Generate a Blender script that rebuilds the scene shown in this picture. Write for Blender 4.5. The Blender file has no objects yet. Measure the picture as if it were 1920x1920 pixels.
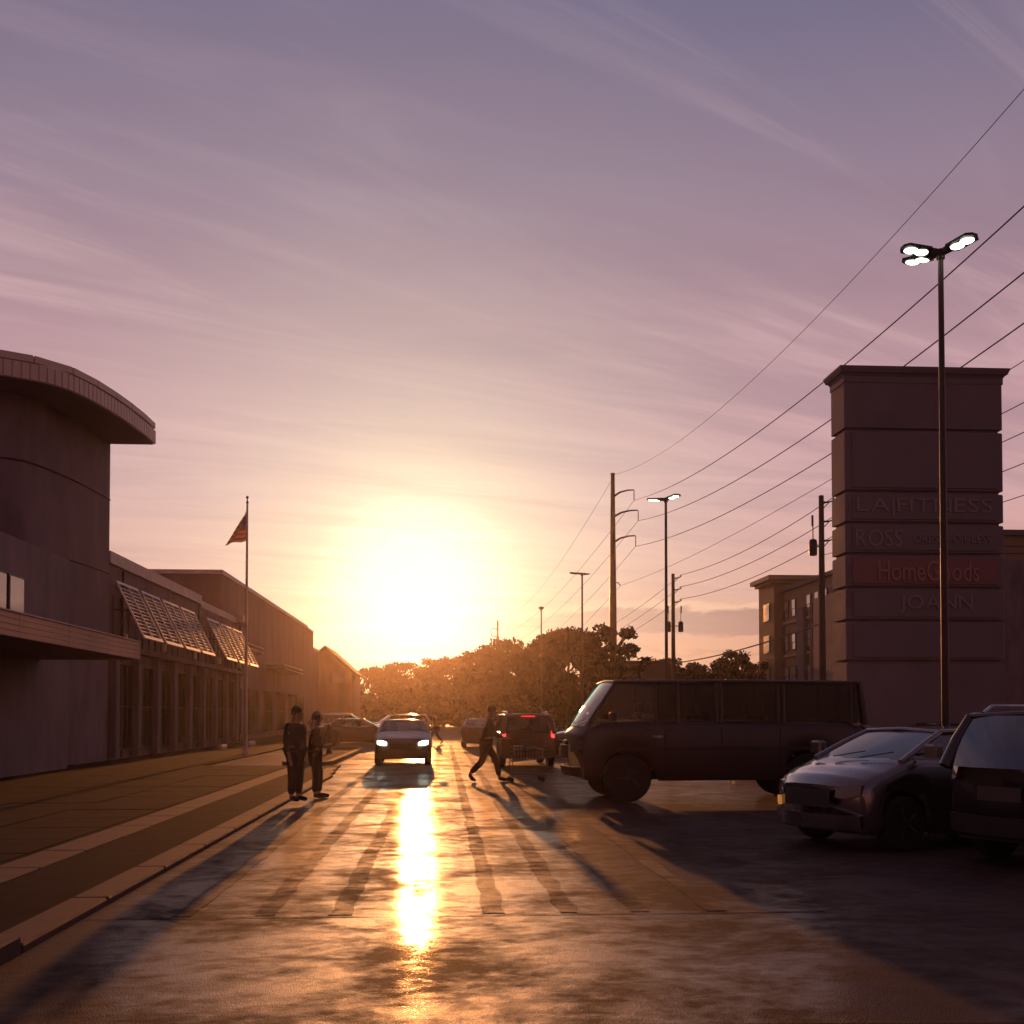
import bpy, bmesh, math, random
from mathutils import Vector, Matrix, Euler, Quaternion

R = math.radians
SC = bpy.context.scene
COL = SC.collection
rng = random.Random(7)

# ------------------------------------------------------------------ camera
CAM_H = 1.65
FPX, PPX, PPY = 2100.0, 960.0, 1280.0        # focal length and principal point in photo pixels (1920 wide)
YAW, PITCH = R(3.54), R(1.64)
cam_data = bpy.data.cameras.new('camera')
cam = bpy.data.objects.new('camera', cam_data)
COL.objects.link(cam)
cam_data.sensor_width = 36.0
cam_data.sensor_fit = 'HORIZONTAL'
cam_data.lens = 36.0 * FPX / 1920.0
cam_data.shift_y = (PPY - 960.0) / 1920.0
cam_data.clip_start, cam_data.clip_end = 0.1, 3000.0
cam.location = (0, 0, CAM_H)
cam.rotation_euler = (R(90) + PITCH, 0, -YAW)
SC.camera = cam
CAM_M = Euler(cam.rotation_euler).to_matrix()

def at(px, py, d):
    """world point seen at photo pixel (px, py), d metres ahead of the camera"""
    v = CAM_M @ Vector(((px - PPX) / FPX, -(py - PPY) / FPX, -1.0))
    f = CAM_M @ Vector((0, 0, -1))
    h = Vector((f.x, f.y, 0)).normalized()
    v = v * (d / v.dot(h))
    return Vector((0, 0, CAM_H)) + v

# ------------------------------------------------------------------ light and sky
SUN_AZ, SUN_EL = R(-1.3), R(6.1)             # azimuth from +Y (negative = left), elevation
SUN_DIR = Vector((math.sin(SUN_AZ) * math.cos(SUN_EL), math.cos(SUN_AZ) * math.cos(SUN_EL), math.sin(SUN_EL)))
sun_data = bpy.data.lights.new('sun', 'SUN')
sun_data.energy = 3.0
sun_data.angle = R(0.6)
sun_data.color = (1.0, 0.35, 0.09)
sun = bpy.data.objects.new('sun', sun_data)
sun.rotation_euler = SUN_DIR.to_track_quat('Z', 'Y').to_euler()
sun.location = (0, 60, 40)
COL.objects.link(sun)

def lin(r, g, b):
    def f(c):
        c /= 255.0
        return c / 12.92 if c <= 0.04045 else ((c + 0.055) / 1.055) ** 2.4
    return (f(r), f(g), f(b), 1.0)

class NT:
    """small helper for node trees"""
    def __init__(self, tree):
        self.t = tree; tree.nodes.clear()
    def n(self, kind, **kw):
        nd = self.t.nodes.new(kind)
        for k, v in kw.items():
            setattr(nd, k, v)
        return nd
    def l(self, a, b):
        self.t.links.new(a, b)
    def val(self, sock, v):
        if hasattr(v, 'links') or isinstance(v, bpy.types.NodeSocket):
            self.l(v, sock)
        else:
            sock.default_value = v
    def m(self, op, a, b=None, c=None, clamp=False):
        nd = self.n('ShaderNodeMath', operation=op, use_clamp=clamp)
        self.val(nd.inputs[0], a)
        if b is not None: self.val(nd.inputs[1], b)
        if c is not None: self.val(nd.inputs[2], c)
        return nd.outputs[0]
    def vm(self, op, a, b=None):
        nd = self.n('ShaderNodeVectorMath', operation=op)
        self.val(nd.inputs[0], a)
        if b is not None: self.val(nd.inputs[1], b)
        return nd.outputs['Value'] if op in ('DOT_PRODUCT', 'LENGTH') else nd.outputs['Vector']
    def ramp(self, fac, stops, interp='LINEAR'):
        nd = self.n('ShaderNodeValToRGB')
        cr = nd.color_ramp; cr.interpolation = interp
        while len(cr.elements) < len(stops): cr.elements.new(0.5)
        for e, (p, c) in zip(cr.elements, stops):
            e.position = p
            e.color = c if len(c) == 4 else (*c, 1)
        self.val(nd.inputs[0], fac)
        return nd.outputs[0]
    def noise(self, vec, scale, detail=4, rough=0.55, dist=0.0):
        nd = self.n('ShaderNodeTexNoise')
        if vec is not None: self.l(vec, nd.inputs['Vector'])
        nd.inputs['Scale'].default_value = scale
        nd.inputs['Detail'].default_value = detail
        nd.inputs['Roughness'].default_value = rough
        nd.inputs['Distortion'].default_value = dist
        return nd.outputs['Fac']
    def mix(self, fac, a, b, mode='MIX'):
        nd = self.n('ShaderNodeMix', data_type='RGBA', blend_type=mode)
        nd.clamp_factor = True
        self.val(nd.inputs[0], fac); self.val(nd.inputs[6], a); self.val(nd.inputs[7], b)
        return nd.outputs[2]
    def mapping(self, vec, scale=(1, 1, 1), rot=(0, 0, 0), loc=(0, 0, 0)):
        nd = self.n('ShaderNodeMapping')
        self.l(vec, nd.inputs[0])
        nd.inputs['Location'].default_value = loc
        nd.inputs['Rotation'].default_value = rot
        nd.inputs['Scale'].default_value = scale
        return nd.outputs[0]

def g4(v): return (v, v, v, 1)

world = bpy.data.worlds.new('World')
SC.world = world
world.use_nodes = True
W = NT(world.node_tree)
tc = W.n('ShaderNodeTexCoord')
dirv = W.vm('NORMALIZE', tc.outputs['Generated'])
sep = W.n('ShaderNodeSeparateXYZ'); W.l(dirv, sep.inputs[0])
elev = W.m('MULTIPLY', W.m('ARCSINE', sep.outputs['Z']), 57.2958)
ef = W.m('DIVIDE', elev, 90.0, clamp=True)
E = lambda d: d / 90.0
base = W.ramp(ef, [
    (E(0.0), lin(200, 132, 98)), (E(3.0), lin(212, 150, 118)), (E(7.0), lin(212, 160, 150)), (E(11.0), lin(208, 164, 166)),
    (E(15.0), lin(192, 150, 158)), (E(20.0), lin(166, 133, 146)), (E(25.0), lin(146, 126, 144)),
    (E(31.0), lin(121, 112, 137)), (E(36.0), lin(106, 104, 133)), (E(50.0), lin(114, 102, 124)), (E(90.0), lin(108, 92, 108))])
# thin high cloud, projected on a flat layer so that it converges to the horizon
zz = W.m('MAXIMUM', W.m('ADD', sep.outputs['Z'], 0.10), 0.05)
cmb = W.n('ShaderNodeCombineXYZ')
W.l(W.m('DIVIDE', sep.outputs['X'], zz), cmb.inputs[0]); W.l(W.m('DIVIDE', sep.outputs['Y'], zz), cmb.inputs[1])
layer = cmb.outputs[0]
def streaks(ang, sx, sy, off, scale, det, dist):
    return W.noise(W.mapping(W.mapping(layer, (1, 1, 1), (0, 0, R(-ang))), (sx, sy, 1), (0, 0, 0), off), scale, det, 0.62, dist)
c1 = streaks(32, 0.42, 2.6, (0.4, 1.3, 0), 1.7, 9, 0.9)
c2 = streaks(14, 0.5, 2.4, (3, 7, 0), 1.2, 8, 1.0)
c3 = W.noise(W.mapping(layer, (0.35, 0.5, 1), (0, 0, R(15)), (1, 2, 0)), 1.0, 3, 0.5)
hi = W.m('MULTIPLY', W.ramp(c1, [(0.44, g4(0)), (0.70, g4(1))], 'EASE'), W.ramp(c3, [(0.38, g4(0.2)), (0.62, g4(1))]))
lo = W.ramp(c2, [(0.42, g4(0)), (0.70, g4(1))], 'EASE')
band = W.ramp(ef, [(E(3), g4(0)), (E(8), g4(0.8)), (E(18), g4(1)), (E(30), g4(0.7)), (E(45), g4(0.4))])
base = W.mix(W.m('MULTIPLY', W.m('MULTIPLY', hi, band), 0.46), base, W.mix(ef, lin(244, 200, 188), lin(205, 190, 215)))
base = W.mix(W.m('MULTIPLY', W.m('MULTIPLY', lo, band), 0.50), base, W.mix(ef, lin(150, 122, 134), lin(104, 104, 132)))
# low grey bars of cloud over the horizon
azn = W.n('ShaderNodeCombineXYZ')
W.l(W.m('MULTIPLY', W.m('ARCTAN2', sep.outputs['X'], sep.outputs['Y']), 57.2958), azn.inputs[0]); W.l(elev, azn.inputs[1])
cb = W.noise(W.mapping(azn.outputs[0], (0.16, 0.55, 1), (0, 0, 0), (4.1, 0.75, 0)), 1.0, 8, 0.64, 0.4)
eb = W.m('ADD', elev, W.m('MULTIPLY', W.m('SUBTRACT', cb, 0.5), 2.6))
sepa = W.n('ShaderNodeSeparateXYZ'); W.l(azn.outputs[0], sepa.inputs[0])
azm = W.ramp(W.m('DIVIDE', W.m('ADD', sepa.outputs[0], 10.0), 60.0, clamp=True), [(0.13, g4(0)), (0.22, g4(1)), (0.75, g4(1)), (1.0, g4(0.2))], 'EASE')
ebf = W.m('DIVIDE', eb, 10.0, clamp=True)
cm = W.m('MULTIPLY', W.ramp(ebf, [(0.405, g4(0)), (0.435, g4(0.9)), (0.50, g4(1)), (0.53, g4(0))], 'EASE'), azm)
cm2 = W.m('MULTIPLY', W.ramp(ebf, [(0.315, g4(0)), (0.335, g4(1)), (0.35, g4(0))], 'EASE'), azm)
rim = W.m('MULTIPLY', W.ramp(ebf, [(0.50, g4(0)), (0.53, g4(1)), (0.57, g4(0))], 'EASE'), azm)
base = W.mix(W.m('MULTIPLY', cm, 0.85), base, lin(150, 104, 104))
base = W.mix(W.m('MULTIPLY', cm2, 0.4), base, lin(160, 108, 100))
base = W.mix(W.m('MULTIPLY', rim, 0.6), base, lin(246, 194, 158))
# bright air round the sun
dt = W.vm('DOT_PRODUCT', dirv, tuple(SUN_DIR))
theta = W.m('MULTIPLY', W.m('ARCCOSINE', W.m('MINIMUM', dt, 1.0)), 57.2958 / 60.0, clamp=True)
T = lambda d: d / 60.0
theta = W.m('ADD', theta, W.m('MULTIPLY', W.m('SUBTRACT', c2, 0.5), 4.0 / 60.0), clamp=True)   # thin cloud frays the glow
aur = W.ramp(theta, [(0, g4(1)), (T(2.4), g4(0.97)), (T(3.8), g4(0.82)), (T(5.4), g4(0.60)), (T(8), g4(0.42)), (T(12), g4(0.31)), (T(20), g4(0.09)), (T(30), g4(0))])
aurc = W.ramp(theta, [(0, (0.20, 0.90, 0.86)), (T(2.5), (0.36, 0.94, 0.86)), (T(4.4), (0.55, 0.97, 0.80)), (T(6), (0.66, 0.86, 0.66)), (T(12), (0.68, 0.66, 0.57)), (T(25), (0.60, 0.48, 0.49))])
base = W.mix(aur, base, aurc)
# the sky away from the sun is darker
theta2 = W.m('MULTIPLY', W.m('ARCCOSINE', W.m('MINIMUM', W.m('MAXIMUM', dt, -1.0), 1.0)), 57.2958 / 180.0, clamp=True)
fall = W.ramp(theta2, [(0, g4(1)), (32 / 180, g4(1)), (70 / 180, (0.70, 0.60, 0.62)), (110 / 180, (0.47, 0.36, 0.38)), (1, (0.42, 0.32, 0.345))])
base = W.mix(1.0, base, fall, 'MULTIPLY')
below = W.m('LESS_THAN', elev, -0.2)
base = W.mix(below, base, lin(70, 50, 50))
sky = W.n('ShaderNodeTexSky', sky_type='NISHITA', sun_disc=False)
sky.sun_elevation = SUN_EL
sky.sun_rotation = SUN_AZ
sky.dust_density = 3.0
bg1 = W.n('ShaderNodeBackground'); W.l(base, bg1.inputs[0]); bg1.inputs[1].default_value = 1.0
bg2 = W.n('ShaderNodeBackground'); W.l(sky.outputs[0], bg2.inputs[0]); bg2.inputs[1].default_value = 0.003
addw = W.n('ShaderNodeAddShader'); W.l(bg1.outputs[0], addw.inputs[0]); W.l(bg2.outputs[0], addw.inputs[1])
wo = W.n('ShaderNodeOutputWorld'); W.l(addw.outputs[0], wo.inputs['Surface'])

vs = SC.view_settings
vs.view_transform = 'Standard'; vs.look = 'None'; vs.exposure = 0.0; vs.gamma = 1.0; vs.use_curve_mapping = False
SC.cycles.use_denoising = True
SC.cycles.max_bounces = 6
SC.cycles.volume_bounces = 0
SC.cycles.transparent_max_bounces = 12
SC.cycles.sample_clamp_indirect = 4.0

# ------------------------------------------------------------------ materials
MATS = {}
def mat(name, col, rough=0.7, var=0.25, scale=3.0, bump=0.0, bscale=40.0, metal=0.0, spec=0.4, coat=0.0, crough=0.1, stretch=(1, 1, 1), emit=None, estr=0.0):
    if name in MATS: return MATS[name]
    m = bpy.data.materials.new(name); m.use_nodes = True
    N = NT(m.node_tree)
    tcn = N.n('ShaderNodeTexCoord')
    v = N.mapping(tcn.outputs['Object'], stretch)
    f = N.noise(v, scale, 6, 0.6)
    dark = tuple(c * (1 - var) for c in col) + (1,)
    lite = tuple(min(1, c * (1 + var)) for c in col) + (1,)
    c = N.mix(N.ramp(f, [(0.3, g4(0)), (0.7, g4(1))]), dark, lite)
    b = N.n('ShaderNodeBsdfPrincipled')
    N.l(c, b.inputs['Base Color'])
    rr = N.n('ShaderNodeMapRange'); N.l(f, rr.inputs[0])
    rr.inputs[1].default_value = 0.3; rr.inputs[2].default_value = 0.7
    rr.inputs[3].default_value = max(0.02, rough - 0.08); rr.inputs[4].default_value = min(1, rough + 0.08)
    if rough > 0.12: N.l(rr.outputs[0], b.inputs['Roughness'])
    else: b.inputs['Roughness'].default_value = rough
    b.inputs['Metallic'].default_value = metal
    b.inputs['Specular IOR Level'].default_value = spec
    b.inputs['Coat Weight'].default_value = coat
    b.inputs['Coat Roughness'].default_value = crough
    if bump:
        bp = N.n('ShaderNodeBump'); bp.inputs['Strength'].default_value = bump; bp.inputs['Distance'].default_value = 0.02
        N.l(N.noise(v, bscale, 5, 0.65), bp.inputs['Height']); N.l(bp.outputs[0], b.inputs['Normal'])
    if emit:
        b.inputs['Emission Color'].default_value = (*emit, 1); b.inputs['Emission Strength'].default_value = estr
    o = N.n('ShaderNodeOutputMaterial'); N.l(b.outputs[0], o.inputs[0])
    MATS[name] = m
    return m

def asphalt(name, col, rough, coat, crough, spec=0.3):
    m = bpy.data.materials.new(name); m.use_nodes = True
    N = NT(m.node_tree)
    tcn = N.n('ShaderNodeTexCoord'); v = tcn.outputs['Object']
    big = N.noise(v, 0.75, 7, 0.66, 0.6)
    mid = N.noise(N.mapping(v, (0.7, 1.0, 1)), 5.0, 6, 0.68, 0.3)
    fine = N.noise(v, 90.0, 3, 0.6)
    vor = N.n('ShaderNodeTexVoronoi'); N.l(v, vor.inputs['Vector']); vor.inputs['Scale'].default_value = 110.0
    mk = N.ramp(N.m('ADD', N.m('MULTIPLY', big, 0.6), N.m('MULTIPLY', mid, 0.4)), [(0.42, g4(0)), (0.56, g4(1))])
    c = N.mix(mk, tuple(x * 0.45 for x in col) + (1,), tuple(x * 1.35 for x in col) + (1,))
    c = N.mix(N.m('MULTIPLY', fine, 0.8), c, tuple(min(1, x * 1.9) for x in col) + (1,))
    b = N.n('ShaderNodeBsdfPrincipled')
    N.l(c, b.inputs['Base Color'])
    N.l(N.m('ADD', rough - 0.07, N.m('MULTIPLY', N.m('SUBTRACT', 1.0, mk), 0.3)), b.inputs['Roughness'])
    b.inputs['Specular IOR Level'].default_value = spec
    if coat:
        N.l(N.m('MULTIPLY', N.m('ADD', 0.05, N.m('MULTIPLY', mk, 0.95)), coat), b.inputs['Coat Weight'])
        b.inputs['Coat Roughness'].default_value = crough
        b.inputs['Coat IOR'].default_value = 1.45
    bp = N.n('ShaderNodeBump'); bp.inputs['Strength'].default_value = 0.7; bp.inputs['Distance'].default_value = 0.006
    h = N.m('ADD', N.m('MULTIPLY', vor.outputs['Distance'], 0.8), N.m('MULTIPLY', fine, 0.4))
    N.l(h, bp.inputs['Height'])
    bp2 = N.n('ShaderNodeBump'); bp2.inputs['Strength'].default_value = 0.22; bp2.inputs['Distance'].default_value = 0.02
    N.l(mid, bp2.inputs['Height']); N.l(bp.outputs[0], bp2.inputs['Normal'])
    N.l(bp2.outputs[0], b.inputs['Normal'])
    bp3 = N.n('ShaderNodeBump'); bp3.inputs['Strength'].default_value = 0.16; bp3.inputs['Distance'].default_value = 0.008
    N.l(N.m('ADD', N.m('MULTIPLY', h, 0.35), N.m('MULTIPLY', mid, 1.2)), bp3.inputs['Height'])
    N.l(bp3.outputs[0], b.inputs['Coat Normal'])
    o = N.n('ShaderNodeOutputMaterial'); N.l(b.outputs[0], o.inputs[0])
    return m

def glass_mat(name, tint, refl=1.0, ior=1.55):
    m = bpy.data.materials.new(name); m.use_nodes = True
    N = NT(m.node_tree)
    tr = N.n('ShaderNodeBsdfTransparent'); tr.inputs[0].default_value = (*tint, 1)
    gl = N.n('ShaderNodeBsdfGlossy'); gl.inputs['Roughness'].default_value = 0.03
    gl.inputs[0].default_value = (refl, refl, refl, 1)
    fr = N.n('ShaderNodeFresnel'); fr.inputs[0].default_value = ior
    mx = N.n('ShaderNodeMixShader'); N.l(fr.outputs[0], mx.inputs[0]); N.l(tr.outputs[0], mx.inputs[1]); N.l(gl.outputs[0], mx.inputs[2])
    o = N.n('ShaderNodeOutputMaterial'); N.l(mx.outputs[0], o.inputs[0])
    return m

M_ROAD = asphalt('road_asphalt', (0.052, 0.031, 0.026), 0.55, 0.38, 0.10, 0.05)
M_LOT = asphalt('lot_asphalt', (0.060, 0.038, 0.034), 0.60, 0.25, 0.16, 0.06)
M_TAR = asphalt('tar_stripe', (0.048, 0.030, 0.024), 0.70, 0.12, 0.16, 0.13)
M_WALK = mat('walk_asphalt', (0.032, 0.019, 0.021), 0.95, 0.3, 2.0, 0.10, 60, spec=.01)
M_CONC = mat('concrete', (0.10, 0.058, 0.053), 0.8, 0.3, 2.5, 0.2, 50, spec=.12)
M_SLAB = mat('paver', (0.035, 0.021, 0.023), 0.95, 0.3, 1.4, 0.10, 45, spec=.01)
M_GROUND = mat('earth', (0.06, 0.05, 0.035), 0.95, 0.35, 0.2, 0.5, 4)
M_STUCCO = mat('stucco', (0.21, 0.15, 0.16), 0.85, 0.28, 1.2, 0.35, 60, stretch=(1, 1, .35))
M_STUCCO2 = mat('stucco_brown', (0.20, 0.115, 0.115), 0.85, 0.28, 0.8, 0.3, 50, stretch=(1, 1, .35))
M_FASCIA = mat('fascia_metal', (0.78, 0.62, 0.50), 0.55, 0.12, 1.5, 0.1, 30)
M_TRIM = mat('trim', (0.66, 0.50, 0.40), 0.6, 0.15, 2.0, 0.1, 30)
M_SOFFIT = mat('soffit', (0.20, 0.14, 0.15), 0.8, 0.1, 2)
M_WOOD = mat('canopy_wood', (0.66, 0.38, 0.22), 0.6, 0.35, 2.2, 0.25, 18, stretch=(1, 0.12, 2.5))
M_FRAME = mat('dark_frame', (0.05, 0.035, 0.035), 0.45, 0.2, 5)
M_SHADE = mat('sunshade_white', (0.72, 0.62, 0.56), 0.5, 0.08, 6)
M_SHADEBACK = mat('sunshade_slat', (0.55, 0.44, 0.38), 0.5, 0.12, 6)
M_STEEL = mat('dark_steel', (0.06, 0.045, 0.045), 0.42, 0.2, 4, 0.05, 60, metal=0.5)
M_GALV = mat('pole_steel', (0.06, 0.034, 0.034), 0.45, 0.2, 2, metal=0.2)
M_CHROME = mat('chrome', (0.6, 0.57, 0.55), 0.18, 0.05, 6, metal=1.0)
M_WOODPOLE = mat('pole_wood', (0.11, 0.07, 0.055), 0.85, 0.35, 3, 0.6, 20, stretch=(4, 4, 0.3))
M_WIRE = mat('wire', (0.07, 0.045, 0.045), 0.5, 0.1, 3)
M_INSUL = mat('insulator', (0.14, 0.09, 0.08), 0.35, 0.1, 5)
M_RUBBER = mat('rubber', (0.022, 0.019, 0.019), 0.85, 0.2, 10)
M_BLACK = mat('black_plastic', (0.035, 0.028, 0.028), 0.6, 0.2, 8)
M_SEAT = mat('seat_cloth', (0.06, 0.045, 0.04), 0.9, 0.2, 12)
M_SIGN = mat('sign_cladding', (0.225, 0.17, 0.182), 0.8, 0.12, 0.9, 0.25, 30)
M_SIGNPANEL = mat('sign_panel', (0.205, 0.155, 0.168), 0.55, 0.08, 0.8)
M_SIGNRED = mat('sign_panel_red', (0.28, 0.12, 0.12), 0.5, 0.08, 0.8)
M_LETTER = mat('sign_letter', (0.30, 0.23, 0.24), 0.5, 0.05, 2)
M_LETTERRED = mat('sign_letter_pale', (0.40, 0.22, 0.18), 0.5, 0.05, 2)
M_HOTEL = mat('hotel_render', (0.30, 0.20, 0.12), 0.85, 0.15, 0.5, 0.2, 20)
M_HOTELTRIM = mat('hotel_trim', (0.42, 0.32, 0.2), 0.8, 0.12, 0.6)
M_HOTELDARK = mat('hotel_dark', (0.15, 0.11, 0.115), 0.8, 0.15, 0.5)
M_BARK = mat('bark', (0.07, 0.045, 0.035), 0.95, 0.3, 4, 0.6, 12, stretch=(3, 3, 0.6))
M_ROOF = mat('roof_shingle', (0.10, 0.065, 0.06), 0.85, 0.25, 2)
M_GLASS = glass_mat('window_glass', (0.12, 0.09, 0.09))
M_CARGLASS = glass_mat('car_glass', (0.50, 0.42, 0.38))
M_VANGLASS = glass_mat('van_glass', (0.10, 0.07, 0.07), 0.9, 1.4)
M_TINT = glass_mat('tinted_glass', (0.16, 0.12, 0.12), 1.0, 2.5)
M_HEAD_ON = mat('headlight_on', (0.9, 0.9, 0.8), 0.1, 0.0, 5, emit=(0.95, 1.0, 0.78), estr=6.0)
M_HEAD_OFF = mat('headlight_off', (0.10, 0.09, 0.09), 0.12, 0.05, 20, coat=1.0, crough=0.03)
M_TAIL_ON = mat('taillight_on', (0.5, 0.02, 0.02), 0.2, 0.05, 20, emit=(1.0, 0.06, 0.05), estr=2.2)
M_TAIL_OFF = mat('taillight_off', (0.16, 0.015, 0.015), 0.15, 0.1, 20, coat=1.0)
M_AMBER = mat('amber_marker', (0.8, 0.3, 0.05), 0.2, 0.05, 20, emit=(1.0, 0.42, 0.10), estr=0.35)
M_LAMP = mat('lamp_lens', (0.9, 0.9, 0.85), 0.3, 0.0, 5, emit=(0.86, 1.0, 0.74), estr=6.0)
M_PLATE = mat('number_plate', (0.07, 0.055, 0.055), 0.5, 0.05, 4)
M_SKIN = mat('skin', (0.30, 0.16, 0.11), 0.55, 0.08, 12)
M_HAIR = mat('hair', (0.03, 0.02, 0.015), 0.7, 0.2, 30)
M_SHIRT = mat('shirt', (0.10, 0.065, 0.045), 0.9, 0.15, 8)
M_TROUSER = mat('trousers', (0.12, 0.04, 0.035), 0.9, 0.15, 8)
M_SHOE = mat('shoe', (0.03, 0.02, 0.02), 0.6, 0.1, 8)

def paint(name, col, coat=1.0, rough=0.45, metal=0.25):
    return mat('paint_' + name, col, rough, 0.04, 2.0, metal=metal, spec=0.5, coat=coat, crough=0.05)

def leaf_mat(name, col):
    m = bpy.data.materials.new(name); m.use_nodes = True
    N = NT(m.node_tree)
    oi = N.n('ShaderNodeTexCoord')
    f = N.noise(oi.outputs['Object'], 0.9, 4, 0.6)
    c = N.mix(f, tuple(x * 0.5 for x in col) + (1,), tuple(x * 1.5 for x in col) + (1,))
    b = N.n('ShaderNodeBsdfPrincipled'); N.l(c, b.inputs['Base Color']); b.inputs['Roughness'].default_value = 0.7
    b.inputs['Specular IOR Level'].default_value = 0.2
    t = N.n('ShaderNodeBsdfTranslucent'); N.l(c, t.inputs[0])
    mx = N.n('ShaderNodeMixShader'); mx.inputs[0].default_value = 0.10
    N.l(b.outputs[0], mx.inputs[1]); N.l(t.outputs[0], mx.inputs[2])
    o = N.n('ShaderNodeOutputMaterial'); N.l(mx.outputs[0], o.inputs[0])
    return m
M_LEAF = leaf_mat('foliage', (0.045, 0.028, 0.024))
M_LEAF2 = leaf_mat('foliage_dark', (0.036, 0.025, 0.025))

# ------------------------------------------------------------------ object helpers
def obj(name, me, m=None, parent=None, loc=None, rot=None):
    o = bpy.data.objects.new(name, me); COL.objects.link(o)
    if m is not None and me is not None and len(me.materials) == 0: me.materials.append(m)
    if parent: o.parent = parent
    if loc is not None: o.location = loc
    if rot is not None: o.rotation_euler = rot
    return o

def tag(o, label=None, cat=None, group=None, kind=None):
    if label: o['label'] = label
    if cat: o['category'] = cat
    if group: o['group'] = group
    if kind: o['kind'] = kind
    return o

def thing(name, label, cat, loc=(0, 0, 0), rz=0.0, group=None):
    o = bpy.data.objects.new(name, None); COL.objects.link(o)
    o.empty_display_size = 0.3
    o.location = loc; o.rotation_euler = (0, 0, rz)
    return tag(o, label, cat, group)

class MB:
    """collects shapes into one mesh"""
    def __init__(self): self.v = []; self.f = []
    def add(self, vs, fs):
        k = len(self.v)
        self.v += [tuple(p) for p in vs]; self.f += [tuple(i + k for i in q) for q in fs]
        return self
    def box(self, x0, x1, y0, y1, z0, z1):
        vs = [(x0, y0, z0), (x1, y0, z0), (x1, y1, z0), (x0, y1, z0), (x0, y0, z1), (x1, y0, z1), (x1, y1, z1), (x0, y1, z1)]
        return self.add(vs, [(3, 2, 1, 0), (4, 5, 6, 7), (0, 1, 5, 4), (1, 2, 6, 5), (2, 3, 7, 6), (3, 0, 4, 7)])
    def bevbox(self, x0, x1, y0, y1, z0, z1, b):
        """box with bevelled vertical edges and top"""
        ring = lambda e: [(x0 + b + e, y0 + e), (x1 - b - e, y0 + e), (x1 - e, y0 + b + e), (x1 - e, y1 - b - e), (x1 - b - e, y1 - e), (x0 + b + e, y1 - e), (x0 + e, y1 - b - e), (x0 + e, y0 + b + e)]
        vs = [(x, y, z0) for x, y in ring(0)] + [(x, y, z1 - b) for x, y in ring(0)] + [(x, y, z1) for x, y in ring(b * .7)]
        fs = [tuple(range(7, -1, -1)), tuple(range(16, 24))]
        for r in range(2):
            for i in range(8):
                j = (i + 1) % 8; fs.append((r * 8 + i, r * 8 + j, r * 8 + 8 + j, r * 8 + 8 + i))
        return self.add(vs, fs)
    def quad(self, a, b, c, d): return self.add([a, b, c, d], [(0, 1, 2, 3)])
    def prism(self, pts, axis, a, b):
        """extrude polygon pts (2-D) along an axis 0/1/2 from a to b"""
        def P(p, t):
            if axis == 0: return (t, p[0], p[1])
            if axis == 1: return (p[0], t, p[1])
            return (p[0], p[1], t)
        n = len(pts)
        vs = [P(p, a) for p in pts] + [P(p, b) for p in pts]
        fs = [tuple(range(n)), tuple(range(2 * n - 1, n - 1, -1))] + [(i, (i + 1) % n, n + (i + 1) % n, n + i) for i in range(n)]
        return self.add(vs, fs)
    def tube(self, pts, r, n=8, cap=True):
        pts = [Vector(p) for p in pts]
        rr = r if isinstance(r, (list, tuple)) else [r] * len(pts)
        vs, fs = [], []
        up = None
        for i, p in enumerate(pts):
            t = (pts[min(i + 1, len(pts) - 1)] - pts[max(i - 1, 0)]).normalized()
            if up is None:
                up = Vector((0, 0, 1)) if abs(t.z) < 0.9 else Vector((1, 0, 0))
            a = t.cross(up).normalized(); b = a.cross(t).normalized(); up = b
            for k in range(n):
                w = 2 * math.pi * k / n
                vs.append(p + (a * math.cos(w) + b * math.sin(w)) * rr[i])
        for i in range(len(pts) - 1):
            for k in range(n):
                q = (k + 1) % n
                fs.append((i * n + k, i * n + q, (i + 1) * n + q, (i + 1) * n + k))
        if cap:
            fs.append(tuple(range(n - 1, -1, -1))); m0 = (len(pts) - 1) * n; fs.append(tuple(range(m0, m0 + n)))
        return self.add(vs, fs)
    def lathe(self, prof, n=20, axis='Z', c=(0, 0, 0)):
        vs, fs = [], []
        for (r, h) in prof:
            for k in range(n):
                w = 2 * math.pi * k / n
                x, y = r * math.cos(w), r * math.sin(w)
                p = (x, y, h) if axis == 'Z' else ((x, h, y) if axis == 'Y' else (h, x, y))
                vs.append((p[0] + c[0], p[1] + c[1], p[2] + c[2]))
        m = len(prof)
        for i in range(m - 1):
            for k in range(n):
                q = (k + 1) % n
                fs.append((i * n + k, i * n + q, (i + 1) * n + q, (i + 1) * n + k))
        fs.append(tuple(range(n - 1, -1, -1))); fs.append(tuple(range((m - 1) * n, m * n)))
        return self.add(vs, fs)
    def grid(self, rows):
        """rows of equally many points"""
        n = len(rows[0])
        vs = [p for r in rows for p in r]
        fs = [(i * n + k, i * n + k + 1, (i + 1) * n + k + 1, (i + 1) * n + k) for i in range(len(rows) - 1) for k in range(n - 1)]
        return self.add(vs, fs)
    def mesh(self, name, smooth=None, fixn=False):
        me = bpy.data.meshes.new(name)
        me.from_pydata(self.v, [], self.f)
        if fixn:
            bm = bmesh.new(); bm.from_mesh(me)
            bmesh.ops.remove_doubles(bm, verts=bm.verts, dist=0.0005)
            bmesh.ops.recalc_face_normals(bm, faces=bm.faces)
            bm.to_mesh(me); bm.free()
        me.update()
        if smooth is not None:
            me.shade_smooth(); me.set_sharp_from_angle(angle=R(smooth))
        return me
    def build(self, name, m, parent=None, loc=None, rot=None, smooth=None, fixn=True):
        return obj(name, self.mesh(name, smooth, fixn), m, parent, loc, rot)

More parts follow.
